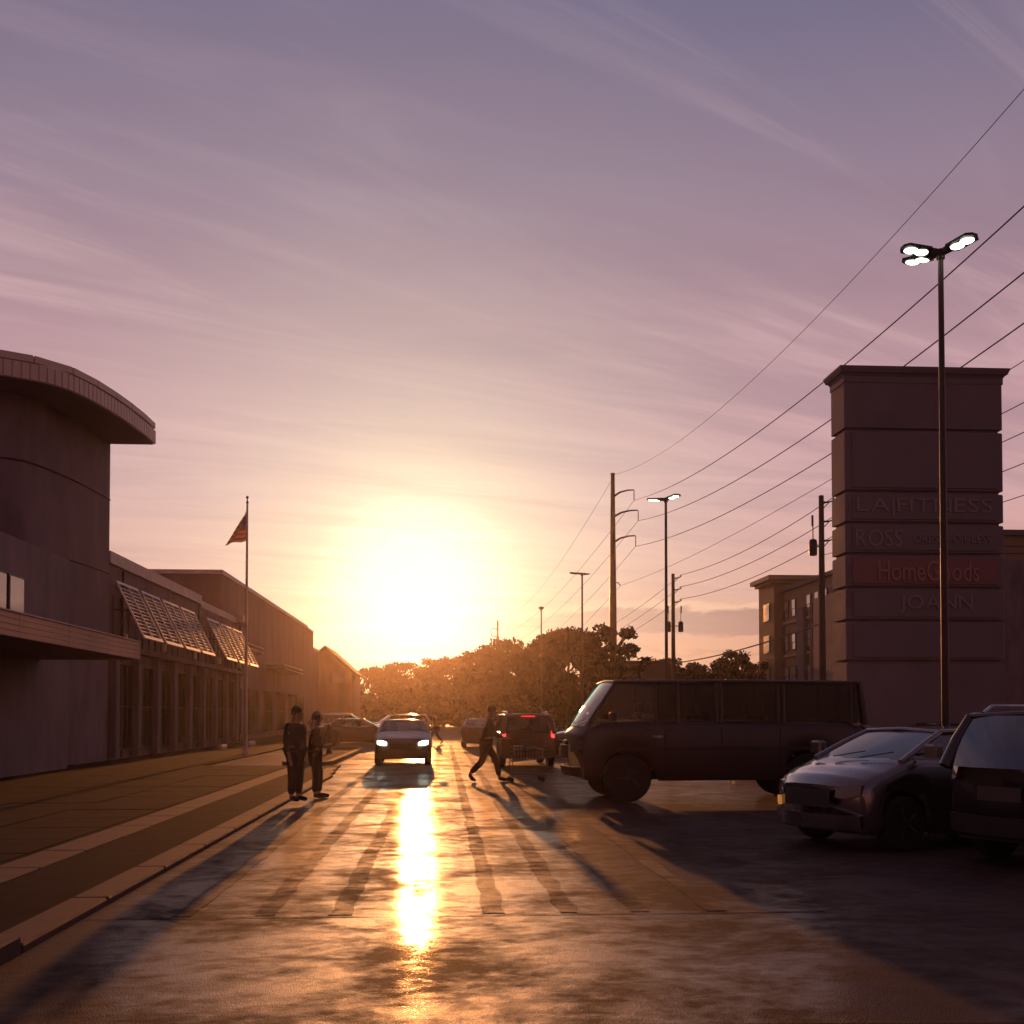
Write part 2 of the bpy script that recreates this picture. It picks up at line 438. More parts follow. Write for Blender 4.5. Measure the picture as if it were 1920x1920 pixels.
def struct(o): return tag(o, kind='structure')
def copy_tree(o, parent=None):
    c = o.copy(); COL.objects.link(c)
    if parent is not None: c.parent = parent
    for ch in list(o.children): copy_tree(ch, c)
    return c

# ================================================================== THE SETTING
LANE_L, LANE_R = -2.9, 3.4
struct(MB().box(-390, 390, -140, 480, -0.6, -0.02).build('ground', M_GROUND))
struct(MB().quad((-60, -60, 0), (140, -60, 0), (140, 190, 0), (-60, 190, 0)).build('parking_lot', M_LOT, loc=(0, 0, -0.004)))
road = struct(MB().quad((LANE_L, -40, 0), (LANE_R, -40, 0), (LANE_R, 170, 0), (LANE_L, 170, 0)).build('road', M_ROAD))
# sealed strips running along the lane and the cross seam where they end
for k, x in enumerate((-2.12, -1.47, -0.84, -0.20, 0.43, 1.05, 1.67, 2.3)):
    mb = MB(); y = 9.35; w = 0.085
    rows = []
    while y < 62:
        rows.append([(x - w + rng.uniform(-.022, .022), y, 0.004), (x + w + rng.uniform(-.022, .022), y, 0.004)])
        y += 0.16 + 0.012 * y
    mb.grid(rows).build('sealed_strip', M_TAR, road)
MB().grid([[(LANE_L + .02, 9.25, 0.004), (LANE_L + .02, 9.275, 0.004)]] + [[(x, 9.25 + rng.uniform(-.01, .01), 0.004), (x, 9.275 + rng.uniform(-.01, .01), 0.004)] for x in [-2.4 + .4 * i for i in range(15)]]).build('cross_seam', M_TAR, road)
for yy in (5.9, 16.5, 27.0):
    MB().grid([[(x, yy + .05 * math.sin(x * 1.3) + rng.uniform(-.01, .01), 0.0045), (x, yy + .022 + .05 * math.sin(x * 1.3) + rng.uniform(-.008, .008), 0.0045)] for x in [LANE_L + .05 + .3 * i for i in range(21)]]).build('crack', M_TAR, road)

# footway on the left: kerb stones, asphalt verge, concrete band, paver slabs
walk = struct(MB().box(-12.9, -3.22, -30, 35.9, -0.01, 0.045).build('footway', M_WALK))
kerb = struct(MB().box(-3.215, -2.90, -30, -6, 0, 0.05).build('kerb', M_CONC))
stone = None
y = -6.0
for i in range(20):
    ln = 1.98
    h = 0.135 if y < 6.4 else 0.065
    x0 = -3.215 if y < 28 else -3.215 - 0.35 * min(1, (y - 28) / 6)
    if y >= 34: break
    o = MB().bevbox(-0.16, 0.155, 0, ln, 0, h, 0.02).build('kerb_stone', M_CONC, kerb, loc=(x0 + 0.16, y, 0))
    y += 2.0
island = struct(MB().prism([(-3.57, 36.8), (-3.57, 51.0), (-3.9, 52.4), (-5.0, 52.4), (-5.2, 51.0), (-5.2, 36.8), (-4.9, 35.95), (-3.9, 35.95)], 2, 0.0, 0.145).build('kerbed_island', M_CONC, smooth=20))
mb = MB().prism([(-3.78, 37.0), (-3.78, 50.9), (-4.05, 52.1), (-4.9, 52.1), (-5.0, 50.9), (-5.0, 37.0), (-4.8, 36.2), (-4.0, 36.2)], 2, 0.146, 0.150)
mb.build('island_infill', M_WALK, island)
me_band = MB().bevbox(-0.24, 0.24, 0, 1.47, 0, 0.060, 0.008).mesh('band', None, True)
for i in range(26):
    obj('band_slab', me_band, M_CONC, walk, (-4.42, -3 + 1.5 * i, rng.uniform(-.002, .002)))
me_slab = MB().bevbox(-0.735, 0.735, -0.735, 0.735, 0, 0.058, 0.01).mesh('slab', None, True)
for i in range(24):
    for j in range(3):
        obj('paver_slab', me_slab, M_SLAB, walk, (-5.5 - 1.5 * j, 0.5 + 1.5 * i, rng.uniform(-.004, .003)))
walk2 = struct(MB().box(-12.9, -7.6, 35.92, 120, 0.0, 0.045).build('shop_footway', M_WALK))

# ================================================================== THE SHOPS ON THE LEFT
# --- tower with curved roof edge
curve = [(-24.0, 31.0), (-20.0, 30.6), (-17.0, 30.7), (-15.0, 31.05), (-13.7, 31.5), (-12.65, 32.0), (-11.4, 32.9), (-10.8, 34.2), (-10.4, 36.5), (-10.22, 38.8), (-10.2, 40.0)]
def smooth_curve(pts, n):
    P = [Vector((p[0], p[1], 0)) for p in pts]
    out = []
    for i in range(len(P) - 1):
        p0, p1, p2, p3 = P[max(i - 1, 0)], P[i], P[i + 1], P[min(i + 2, len(P) - 1)]
        for k in range(n):
            t = k / n
            out.append(0.5 * ((2 * p1) + (-p0 + p2) * t + (2 * p0 - 5 * p1 + 4 * p2 - p3) * t * t + (-p0 + 3 * p1 - 3 * p2 + p3) * t ** 3))
    out.append(P[-1]); return out
edge = smooth_curve(curve, 6)
def resample(pts, step):
    out = [pts[0]]; acc = 0
    for a, b in zip(pts, pts[1:]):
        L = (b - a).length; t = step - acc
        while t <= L:
            out.append(a + (b - a) * (t / L)); t += step
        acc = (acc + L) % step
    out.append(pts[-1]); return out
edge = resample(edge, 0.24)
def offset(pts, d):
    out = []
    for i, p in enumerate(pts):
        t = (pts[min(i + 1, len(pts) - 1)] - pts[max(i - 1, 0)]).normalized()
        nrm = Vector((t.y, -t.x, 0))      # to the right of travel = outwards
        out.append(p + nrm * d)
    return out
tower = thing('store_tower', 'tall dark rounded store tower with overhanging ribbed roof edge at the left edge', 'building', (-14, 34, 0))
inv = Matrix.Translation((14, -34, 0))
def into(o, par):
    o.parent = par; o.matrix_parent_inverse = Matrix.Translation(-Vector(par.location)); return o
TZ = 11.2
wall_edge = offset(edge, -1.5)
wall_edge = [p for p in wall_edge if p.y <= 40.0]
wall_edge[-1] = Vector((-11.7, 40.0, 0))
poly = [(p.x, p.y) for p in wall_edge] + [(-24.0, 40.0)]
into(MB().prism(poly, 2, 0.0, TZ).build('wall', M_STUCCO, smooth=25), tower)
poly = [(p.x, p.y) for p in edge] + [(-24.0, 40.0)]
into(MB().prism(poly, 2, TZ + 0.005, TZ + 0.70).build('roof_slab', M_FASCIA, smooth=25), tower)
e2 = offset(edge, -0.02)
into(MB().prism([(p.x, p.y) for p in e2] + [(-24.0, 39.98)], 2, TZ - 0.02, TZ).build('soffit', M_SOFFIT, smooth=25), tower)
me_rib = MB().bevbox(-0.10, 0.10, -0.035, 0.035, 0, 0.46, 0.012).mesh('rib', None, True)
me_cap = MB().bevbox(-0.62, 0.62, -0.06, 0.05, 0, 0.2, 0.015).mesh('cap', None, True)
for i in range(2, len(edge) - 1):
    p = edge[i]; t = (edge[i + 1] - edge[i - 1]).normalized()
    o = obj('fascia_panel', me_rib, M_FASCIA, None, (p.x + t.y * .02, p.y - t.x * .02, TZ + 0.02), (0, 0, math.atan2(t.y, t.x)))
    into(o, tower)
cap_pts = resample(edge, 1.27)
for i in range(1, len(cap_pts) - 1):
    p = (cap_pts[i] + cap_pts[i - 1]) / 2; t = (cap_pts[i] - cap_pts[i - 1]).normalized()
    into(obj('coping_panel', me_cap, M_FASCIA, None, (p.x + t.y * .03, p.y - t.x * .03, TZ + 0.52), (0, 0, math.atan2(t.y, t.x))), tower)

for z in (3.9, 6.6, 9.2):
    pts_ = offset(wall_edge, .015)
    into(MB().tube([(p.x, p.y, z) for p in pts_[::2]] + [(pts_[-1].x, pts_[-1].y - .02, z)], .03, 4).build('reveal_strip', M_FRAME), tower)
# --- window block and low canopy beside the tower
def window_unit(parent, origin, w, h, axis='y', m_glass=M_GLASS, mull=1, bars=0, name='window', depth=.08, fr=.06):
    """window in a wall facing +X (axis y) or -Y (axis x); origin = lower corner on the wall face"""
    x, y, z = origin
    f = MB(); g = MB()
    def bx(mb, a0, a1, d0, d1, z0, z1):
        if axis == 'y': mb.box(x + d0, x + d1, y + a0, y + a1, z + z0, z + z1)
        elif axis == '-y': mb.box(x - d1, x - d0, y + a0, y + a1, z + z0, z + z1)
        else: mb.box(x + a0, x + a1, y - d1, y - d0, z + z0, z + z1)
    bx(f, 0, w, 0.002, depth, 0, fr); bx(f, 0, w, 0.002, depth, h - fr, h)
    bx(f, 0, fr, 0.002, depth - .003, fr, h - fr); bx(f, w - fr, w, 0.002, depth - .003, fr, h - fr)
    for k in range(1, mull):
        bx(f, w * k / mull - fr * .4, w * k / mull + fr * .4, 0.002, depth - .006, fr, h - fr)
    for k in range(1, bars + 1):
        bx(f, fr, w - fr, 0.002, depth - .012, h * k / (bars + 1) - fr * .3, h * k / (bars + 1) + fr * .3)
    bx(g, fr, w - fr, 0.004, depth * .45, fr, h - fr)
    fo = f.build(name, M_FRAME); into(fo, parent) if parent.parent is None else None
    go = g.build('pane', m_glass, fo)
    return fo

vest = thing('entrance_block', 'dark low entrance block under the tower with two pale upstairs windows', 'building', (-13, 28, 0))
into(MB().box(-16, -11.2, 22, 34.3, 0, 6.3).build('wall', M_STUCCO), vest)
M_PALEPANE = mat('pale_pane', (0.50, 0.46, 0.36), 0.25, 0.12, 1.5, coat=1.0, crough=0.04)  # opaque pale window panes under a glossy coat
for (ya, yb) in ((27.0, 28.05), (28.32, 29.25), (29.42, 30.45)):
    f = MB().box(-11.198, -11.12, ya, yb, 4.2, 5.28).build('window', M_FRAME); into(f, vest)
    MB().box(-11.12, -11.10, ya + .05, yb - .05, 4.25, 5.23).build('pane', M_PALEPANE, f)

canopy = thing('wooden_canopy', 'long low boarded canopy jutting out beneath the tower, lit warm on its edge', 'canopy', (-9.9, 27, 3.2))
into(MB().box(-11.19, -8.56, 20, 31.85, 3.24, 3.64).build('deck', M_SOFFIT), canopy)
for k in range(4):
    for j in range(4):
        y0 = 20.0 + j * 3.0
        y1 = min(y0 + 2.985, 31.9)
        o = MB().bevbox(-0.03, 0.03, y0, y1, 0, 0.112, 0.008).build('board', M_WOOD, None, loc=(-8.51 + rng.uniform(-.003, .003), 0, 3.20 + 0.119 * k)); into(o, canopy)
into(MB().box(-11.19, -8.47, 31.905, 31.96, 3.18, 3.70).build('end_trim', M_TRIM), canopy)
into(MB().box(-11.19, -8.45, 20, 31.9, 3.682, 3.71).build('flashing', M_TRIM), canopy)
into(MB().lathe([(.05, 0), (.09, .04), (.09, .10), (.05, .15)], 12, 'Y', (-8.6, 31.97, 3.35)).build('spotlight', M_TRIM), canopy)

# --- low wing with parapet band
wing = thing('low_store_wing', 'low dark store wing with pale stepped parapet running back from the tower', 'building', (-14, 52, 0))
into(MB().box(-22, -11.75, 40.02, 66.0, 0, 7.0).build('wall', M_STUCCO2), wing)
into(MB().box(-22, -11.66, 40.05, 55.0, 7.003, 7.42).build('parapet', M_TRIM), wing)
into(MB().box(-22, -11.70, 55.02, 65.7, 6.86, 7.19).build('parapet', M_TRIM), wing)
into(MB().box(-11.72, -11.35, 64.4, 65.9, 6.95, 7.32).build('gutter_box', M_TRIM), wing)
# shop front: piers, glazing with mullions, sill rail
for k in range(9):
    y0 = 40.4 + k * 2.9
    into(MB().bevbox(-11.748, -11.45, y0 - .22, y0 + .22, 0.11, 3.9, .03).build('pier', M_STUCCO, None), wing)
    if k < 8:
        window_unit(wing, (-11.752, y0 + .3, 0.35), 2.3, 3.2, 'y', M_GLASS, 3, 1, 'shop_window', .12)
into(MB().box(-11.747, -11.40, 40.1, 65.9, 3.95, 4.15).build('lintel_band', M_STUCCO2), wing)
for k in range(26):      # vertical cladding battens above the shop front
    into(MB().box(-11.748, -11.69, 40.6 + k * .98, 40.72 + k * .98, 4.16, 5.9).build('batten', M_STUCCO2), wing)

for yy in (41.6, 54.3, 65.2):
    into(MB().tube([(-11.66, yy, .1), (-11.66, yy, 6.9)], .05, 8).build('downpipe', M_FRAME), wing)
for k in range(5):
    into(MB().bevbox(-11.745, -11.58, 41.8 + k * 5.8, 42.05 + k * 5.8, 4.3, 4.62, .03).build('wall_light', M_TRIM), wing)
for yy in (48.7, 53.9, 60.4):
    into(MB().box(-11.749, -11.742, yy - .012, yy + .012, 4.16, 6.98).build('panel_joint', M_FRAME), wing)
# --- slatted sunshades leaning out from the wing wall
def sunshade(y0, w, label):
    s = thing('sunshade', label, 'sunshade', (-11.6, y0, 5.3), 0, 'sunshades on the low wing')
    # plane leaning out: top at wall, bottom 1 m out
    tx, tz, bx_, bz = 0.02, 1.08, 1.02, -0.95
    L = math.hypot(bx_ - tx, tz - bz)
    dn = Vector((bx_ - tx, 0, bz - tz)) / L
    nr = Vector((-dn.z, 0, dn.x))
    def bar(u0, u1, v0, v1, th, off=0.0):
        c = []
        for dz in (off, off + th):
            for (u, v) in ((u0, v0), (u1, v0), (u1, v1), (u0, v1)):
                p = Vector((tx, 0, tz)) + dn * v + nr * dz; c.append((p.x, u, p.z))
        return MB().add(c, [(3, 2, 1, 0), (4, 5, 6, 7), (0, 1, 5, 4), (1, 2, 6, 5), (2, 3, 7, 6), (3, 0, 4, 7)])
    bar(0, w, 0, .11, .06).build('frame_rail', M_SHADE, s)
    bar(0, w, L - .13, L, .06).build('frame_rail', M_SHADE, s)
    for (a, b) in ((0, .08), (w - .08, w), (w / 2 - .035, w / 2 + .035)):
        bar(a, b, .112, L - .132, .055).build('frame_stile', M_SHADE, s)
    n = 13
    for i in range(1, n):
        v = .11 + (L - .24) * i / n
        for (a, b) in ((.082, w / 2 - .037), (w / 2 + .037, w - .082)):
            bar(a, b, v - .020, v + .020, .03, .01).build('slat', M_SHADEBACK, s)
    for u in (.25, w - .25):
        MB().tube([(-.12, u, .1), (.5, u, .06)], .02, 6).build('bracket', M_STEEL, s)
    return s
names = ['nearest the tower, largest in view', 'second from the tower', 'third from the tower', 'fourth from the tower', 'first of the far set of three', 'middle one of the far set', 'last of the far set, nearest the flagpole']
for i, y0 in enumerate((40.3, 43.55, 46.8, 50.0, 55.6, 59.0, 62.2)):
    sunshade(y0, 2.75, 'white slatted sunshade leaning from the low wing, ' + names[i])

# --- taller store beyond
tall = thing('tall_store', 'big dark box store beyond the low wing with pale roof edge sloping toward the sun', 'building', (-22, 90, 0))
into(MB().box(-40, -12.95, 66.4, 113, 0, 9.9).build('wall', M_STUCCO2), tall)
into(MB().box(-40.05, -12.88, 66.33, 108.0, 9.903, 10.15).build('parapet', M_TRIM), tall)
into(MB().box(-40.05, -12.88, 108.02, 113.05, 9.903, 10.0).build('parapet', M_TRIM), tall)
into(MB().box(-38, -12.95, 113.02, 118, 0, 8.2).build('rear_wall', M_STUCCO2), tall)
into(MB().box(-38, -12.90, 113.07, 118.03, 8.203, 8.4).build('parapet', M_TRIM), tall)
for k in range(6):
    window_unit(tall, (-12.952, 69 + k * 6.5, .4), 3.6, 3.0, 'y', M_GLASS, 3, 1, 'shop_window', .12)
for (ya, yb, z) in ((66.8, 73.5, 5.6), (83, 94, 5.0)):
    for q in range(2):
        into(MB().box(-12.948, -11.6, ya, yb, z + q * .28, z + .09 + q * .28).build('awning_beam', M_TRIM), tall)

house = thing('gabled_shop', 'small gabled building at the far end of the shop row, dark against the glow', 'building', (-13, 130, 0))
into(MB().prism([(-16.5, 0), (-10.2, 0), (-10.2, 6.3), (-13.3, 9.0), (-16.5, 6.3)], 1, 128, 140).build('wall', M_STUCCO2), house)
into(MB().prism([(-17.0, 6.1), (-13.3, 9.25), (-9.75, 6.1), (-9.75, 6.35), (-13.3, 9.5), (-17.0, 6.35)], 1, 127.5, 140.5).build('roof', M_ROOF), house)
window_unit(house, (-12.6, 127.998, 5.2), 1.6, 1.4, 'x', M_PALEPANE, 1, 0, 'window', .1)

# --- flag on its pole
fp = thing('flagpole', 'thin tall flagpole standing on the shop footway', 'flagpole', (at(461, 1340, 45.6).x, at(461, 1340, 45.6).y, 0.045))
MB().tube([(0, 0, 0), (0, 0, 5), (0, 0, 10.25)], [.075, .06, .04], 10).build('pole', M_TRIM, fp, smooth=40)
MB().lathe([(.14, 0), (.14, .08), (.09, .16), (.08, .3)], 14).build('base_collar', M_TRIM, fp, smooth=30)
MB().lathe([(.05, 10.24), (.05, 10.32), (.02, 10.36), (.02, 10.44)], 10).build('truck', M_STEEL, fp)
MB().lathe([(.01, 10.42), (.045, 10.45), (.06, 10.49), (.045, 10.53), (.01, 10.56)], 12).build('finial', M_STEEL, fp, smooth=60)
M_FLAG = bpy.data.materials.new('flag_cloth'); M_FLAG.use_nodes = True
N = NT(M_FLAG.node_tree)
uvn = N.n('ShaderNodeUVMap'); sp = N.n('ShaderNodeSeparateXYZ'); N.l(uvn.outputs[0], sp.inputs[0])
stripe = N.m('GREATER_THAN', N.m('FRACT', N.m('MULTIPLY', sp.outputs[1], 6.5)), 0.5)
cc = N.mix(stripe, (0.40, 0.26, 0.21, 1), (0.24, 0.06, 0.05, 1))
canton = N.m('MULTIPLY', N.m('LESS_THAN', sp.outputs[0], 0.4), N.m('GREATER_THAN', sp.outputs[1], 0.46))
vst = N.n('ShaderNodeTexVoronoi'); N.l(N.mapping(uvn.outputs[0], (16, 16, 1)), vst.inputs['Vector']); vst.inputs['Scale'].default_value = 1.0
blue = N.mix(N.m('LESS_THAN', vst.outputs['Distance'], 0.22), (0.06, 0.05, 0.16, 1), (0.6, 0.5, 0.5, 1))
cc = N.mix(canton, cc, blue)
b = N.n('ShaderNodeBsdfPrincipled'); N.l(cc, b.inputs['Base Color']); b.inputs['Roughness'].default_value = 0.9
t = N.n('ShaderNodeBsdfTranslucent'); N.l(cc, t.inputs[0])
mx = N.n('ShaderNodeMixShader'); mx.inputs[0].default_value = 0.30; N.l(b.outputs[0], mx.inputs[1]); N.l(t.outputs[0], mx.inputs[2])
o = N.n('ShaderNodeOutputMaterial'); N.l(mx.outputs[0], o.inputs[0])
rows = []; nu, nv = 22, 14
for j in range(nv + 1):
    v = j / nv                         # 0 bottom, 1 top, along the hoist
    r = []
    for i in range(nu + 1):
        u = i / nu
        hang = 1.0 - v
        reach = 0.06 + 0.76 * (0.22 + 0.78 * hang) 
        x = -u * (0.86 * hang + 0.02) + 0.05 * math.sin(u * 7 + v * 3) * hang * .5
        y = 0.10 * math.sin(u * 9 + v * 2.2) * (0.25 + u * .8)
        z = -1.22 * hang - u * (0.16 + 0.10 * (1 - hang)) * (0.55 + .5 * hang) - 0.02 * math.sin(u * 8)
        r.append((x - .05, y, z))
    rows.append(r)
me = MB().grid(rows).mesh('flag', 60, False)
uvl = me.uv_layers.new(name='UVMap')
for poly_ in me.polygons:
    for li, vi in zip(poly_.loop_indices, poly_.vertices):
        uvl.data[li].uv = ((vi % (nu + 1)) / nu, (vi // (nu + 1)) / nv)
fl = obj('flag', me, M_FLAG, None, (fp.location.x, fp.location.y, 9.98), (0, 0, R(-6)))
tag(fl, 'striped flag with dark starred corner drooping to the left of its pole', 'flag')

# --- kerbside bollards
def bollard(loc, w, h, label, foot=False):
    t = thing('bollard', label, 'bollard', loc)
    r = w / 2
    MB().lathe([(r, 0), (r, .25), (r * .94, .30), (r * .96, h - .18), (r * 1.06, h - .14), (r * 1.06, h - .05), (r * .8, h)], 18).build('post', M_STEEL, t, smooth=40)
    MB().lathe([(r * .8, h), (r * .55, h + .05), (r * .1, h + .07)], 18).build('cap', M_CHROME, t, smooth=50)
    MB().lathe([(r * 1.25, 0), (r * 1.25, .06), (r * 1.02, .10)], 18).build('base_collar', M_STEEL, t, smooth=30)
    if foot:
        MB().bevbox(-.30, .36, -.24, .24, 0, .13, .04).build('concrete_foot', M_CONC, t)
        MB().lathe([(r * 1.35, .0), (r * 1.35, .45), (r * 1.02, .62)], 18).build('sleeve', M_STEEL, t, smooth=30)
    return t
p = at(617, 1420, 43.5); bollard((p.x, p.y, 0.15), .20, 1.10, 'small dark bollard on the kerbed island beyond the two people')
# low concrete blocks by the shop doors
for (px, d, l, lab) in ((417, 52.5, 1.2, 'low concrete wheel block by the shop wall, nearer of two'), (470, 59.5, 1.8, 'low concrete wheel block by the shop wall, farther of two')):
    p = at(px, 1395, d)
    o = MB().bevbox(-.12, .12, -l / 2, l / 2, 0, .2, .04).build('wheel_block', M_TRIM, None, (p.x, p.y, .045)); tag(o, lab, 'wheel block', 'wheel blocks by the shops')

# ================================================================== LAMP POSTS
def lamp_head(parent, rz, z, lit=True):
    """flat shoebox luminaire on a short arm; points along local +X"""
    h = bpy.data.objects.new('lamp_head', None)
    mb = MB()
    prof = [(.10, -.055), (.30, -.075), (.36, -.25), (.98, -.25), (1.08, -.10), (1.08, .10), (.98, .25), (.36, .25), (.30, .075), (.10, .055)]
    zt = lambda x: .10 if x < .32 else .045
    vs = [(x, y, zt(x) * -.5) for x, y in prof] + [(x * 1.0, y * .9, zt(x)) for x, y in prof]
    n = len(prof)
    mb.add(vs, [tuple(range(n - 1, -1, -1)), tuple(range(n, 2 * n))] + [(i, (i + 1) % n, n + (i + 1) % n, n + i) for i in range(n)])
    rot = Matrix.Rotation(rz, 4, 'Z') @ Matrix.Rotation(R(-6), 4, 'Y')
    o = mb.build('lamp_head', M_STEEL, parent, (0, 0, z)); o.rotation_euler = rot.to_euler()
    for k in range(2):
        lens = MB().lathe([(.15, -.03), (.175, -.012), (.15, 0)], 14, 'Z', (.53 + k * .30, 0, -.026))
        lens.build('lens', M_LAMP if lit else M_HEAD_OFF, o, smooth=40)
    return o
def lamp_post(px, py_top, d, label, heads, lit=True, z_top=11.35):
    b = at(px, 1340, d)
    t = thing('street_lamp', label, 'street lamp', (b.x, b.y, 0), 0, 'lamp posts in the car park')
    MB().lathe([(.30, 0), (.30, .62), (.27, .68)], 20).build('concrete_base', M_CONC, t, smooth=30)
    MB().tube([(0, 0, .69), (0, 0, 6), (0, 0, z_top)], [.085, .07, .058], 12).build('pole', M_GALV, t, smooth=50)
    MB().lathe([(.16, .69), (.16, .74), (.09, .80)], 14).build('base_plate', M_STEEL, t)
    MB().lathe([(.09, z_top - .06), (.10, z_top + .10), (.06, z_top + .16)], 12).build('bracket_hub', M_STEEL, t, smooth=40)
    for rz in heads:
        h_ = lamp_head(t, R(rz), z_top + .05, lit); h_.scale = (.82, .9, .9)
    return t
lamp_post(1773, 465, 24.0, 'tall lamp post with three lit heads in front of the big sign', (184, -64, 124), True, 11.58)
lamp_post(1250, 925, 50.6, 'lamp post with lit heads beside the wooden pole, second nearest', (-62, 150))
lamp_post(1092, 1067, 77.5, 'lamp post with flat heads rising left of the steel power pole', (180, 55), False)
lamp_post(1015, 1135, 103.0, 'smallest farthest lamp post rising above the dark trees', (-95, 85), False)

# ================================================================== BIG PYLON SIGN
def text_mesh(s, size, extrude=0.03, spacing=1.0):
    cu = bpy.data.curves.new('lettering', 'FONT'); cu.body = s; cu.size = size; cu.extrude = extrude; cu.space_character = spacing
    cu.align_x = 'CENTER'; cu.align_y = 'CENTER'; cu.resolution_u = 3
    o = bpy.data.objects.new('lettering_tmp', cu); COL.objects.link(o)
    dg = bpy.context.evaluated_depsgraph_get()
    me = bpy.data.meshes.new_from_object(o.evaluated_get(dg))
    bpy.data.objects.remove(o); bpy.data.curves.remove(cu)
    return me
SX0, SX1, SY0, SY1 = 12.13, 17.06, 33.0, 34.18
def zpx(py, px=1700, d=33.8): return at(px, py, d).z
pyl = thing('pylon_sign', 'huge dark pylon sign of stacked shop name panels with flared top', 'sign', ((SX0 + SX1) / 2, (SY0 + SY1) / 2, 0))
ys = [712, 806, 922, 981, 1039, 1102, 1164, 1240]
zs = [zpx(y) for y in ys]
into(MB().box(SX0 + .1, SX1 - .1, SY0 + .1, SY1 - .1, 0, zs[0] - .1).build('core', M_SIGN), pyl)
into(MB().box(SX0, SX1, SY0, SY1, 0, zs[-1] - .08).build('plinth', M_SIGN), pyl)
into(MB().box(SX0 - .02, SX1 + .02, SY0 - .02, SY1 + .02, zs[0] - .1, zs[0] + .08).build('neck_moulding', M_SIGN), pyl)
c = MB()
prof = [(0.02, zs[0] + .082), (.07, zs[0] + .16), (.12, zs[0] + .18), (.17, zs[0] + .30), (.18, zs[0] + .36)]
rings = []
for e, z in prof:
    rings.append([(SX0 - e, SY0 - e, z), (SX1 + e, SY0 - e, z), (SX1 + e, SY1 + e, z), (SX0 - e, SY1 + e, z)])
vs_ = [p for r in rings for p in r]; fs_ = [(3, 2, 1, 0), tuple(range(16, 20))]
for r in range(4):
    for i in range(4): fs_.append((r * 4 + i, r * 4 + (i + 1) % 4, r * 4 + 4 + (i + 1) % 4, r * 4 + 4 + i))
into(c.add(vs_, fs_).build('cornice', M_SIGN), pyl)
texts = {2: [('LA|FITNESS', 4.2, .56, -.03)], 3: [('ROSS', 1.43, .52, -1.45), ('DRESS FOR LESS', 2.4, .26, .85)], 4: [('HomeGoods', 3.12, .62, .08)], 5: [('JOANN', 2.26, .55, .3)]}
for i in range(len(zs) - 1):
    z1, z0 = zs[i] - .05, zs[i + 1] + .05
    into(MB().bevbox(SX0, SX1, SY0, SY1, z0, z1, .03).build('cladding_block', M_SIGN), pyl)
    if i >= 1:
        face = MB().box(SX0 + .22, SX1 - .22, SY0 - .04, SY0 - .003, z0 + .07, z1 - .07).build('name_panel', M_SIGNRED if i == 4 else M_SIGNPANEL)
        into(face, pyl)
        cx, cz = (SX0 + SX1) / 2, (z0 + z1) / 2
        for (txt, wid, hgt, dx) in texts.get(i, []):
            # one letter = one piece, set side by side and fitted to the measured width and height
            pieces = []; xx = 0.0
            for ch_ in txt:
                if ch_ == ' ': xx += .35; continue
                me = text_mesh(ch_, 1.0, .02)
                x0_ = min(v_.co.x for v_ in me.vertices); x1_ = max(v_.co.x for v_ in me.vertices)
                for v_ in me.vertices: v_.co.x += xx - x0_
                xx += x1_ - x0_ + .10; pieces.append(me)
            zlo = min(v_.co.y for q in pieces for v_ in q.vertices); zhi = max(v_.co.y for q in pieces for v_ in q.vertices)
            for me in pieces:
                for v_ in me.vertices:
                    v_.co.x = (v_.co.x / (xx - .10) - .5) * wid; v_.co.y = ((v_.co.y - zlo) / (zhi - zlo) - .5) * hgt
                obj('letter', me, M_LETTERRED if i == 4 else M_LETTER, face, (cx + dx, SY0 - .06, cz), (R(90), 0, 0))

# --- low dark building with a railing right of the sign
depot = thing('flat_roofed_building', 'dark flat roofed building with rooftop railing right of the pylon sign', 'building', (40, 66, 0))
zr = at(1900, 1050, 70).z
into(MB().box(31.0, 62, 68, 92, 0, zr).build('wall', M_STUCCO), depot)
rail = MB()
for q in range(2):
    rail.tube([(31.2, 68.2, zr + .45 + q * .45), (61.8, 68.2, zr + .45 + q * .45)], .035, 6)
into(rail.build('rail', M_STEEL), depot)
for k in range(16):
    into(MB().tube([(31.4 + k * 2.0, 68.2, zr), (31.4 + k * 2.0, 68.2, zr + .92)], .03, 6).build('rail_post', M_STEEL), depot)

# ================================================================== HOTEL
hx, hy0, hy1 = 35.0, 96.0, 118.0
hz = 14.6
hotel = thing('hotel_building', 'four storey hotel with corniced corner tower and rows of pale windows', 'building', (45, 107, 0))
into(MB().box(hx, 70, hy0 - 20, hy1, 0, hz - .4).build('wall', M_HOTEL), hotel)
into(MB().box(hx - .35, 70, hy0 - 20.3, hy1 - 2, hz - .397, hz).build('roof_cornice', M_HOTELDARK), hotel)
tx0, ty0, ty1 = hx - 1.0, 113.0, 118.6
into(MB().box(tx0, hx + 4, ty0, ty1, 0, hz + .6).build('corner_tower', M_HOTEL), hotel)
into(MB().box(tx0 - .35, hx + 4.3, ty0 - .35, ty1 + .35, hz + .603, hz + .9).build('tower_cornice', M_HOTELTRIM), hotel)
into(MB().box(tx0 - .75, hx + 4.7, ty0 - .75, ty1 + .75, hz + .903, hz + 1.35).build('tower_cornice', M_HOTELTRIM), hotel)
for k in range(7):
    y0 = 111.0 - k * 4.6
    if k % 2 == 1: into(MB().box(hx - .5, hx - .003, y0 - 1.15, y0 + .9, 0, hz - 1.6 - (k % 3)).build('pilaster', M_HOTELDARK), hotel)
    else: into(MB().box(hx - .3, hx - .003, y0 + 1.5, y0 + 2.2, 0, hz - 2.4).build('pilaster', M_HOTELDARK), hotel)
M_HOTELWIN = mat('hotel_window', (0.62, 0.52, 0.42), 0.15, 0.25, 0.4, coat=1.0, crough=0.03)
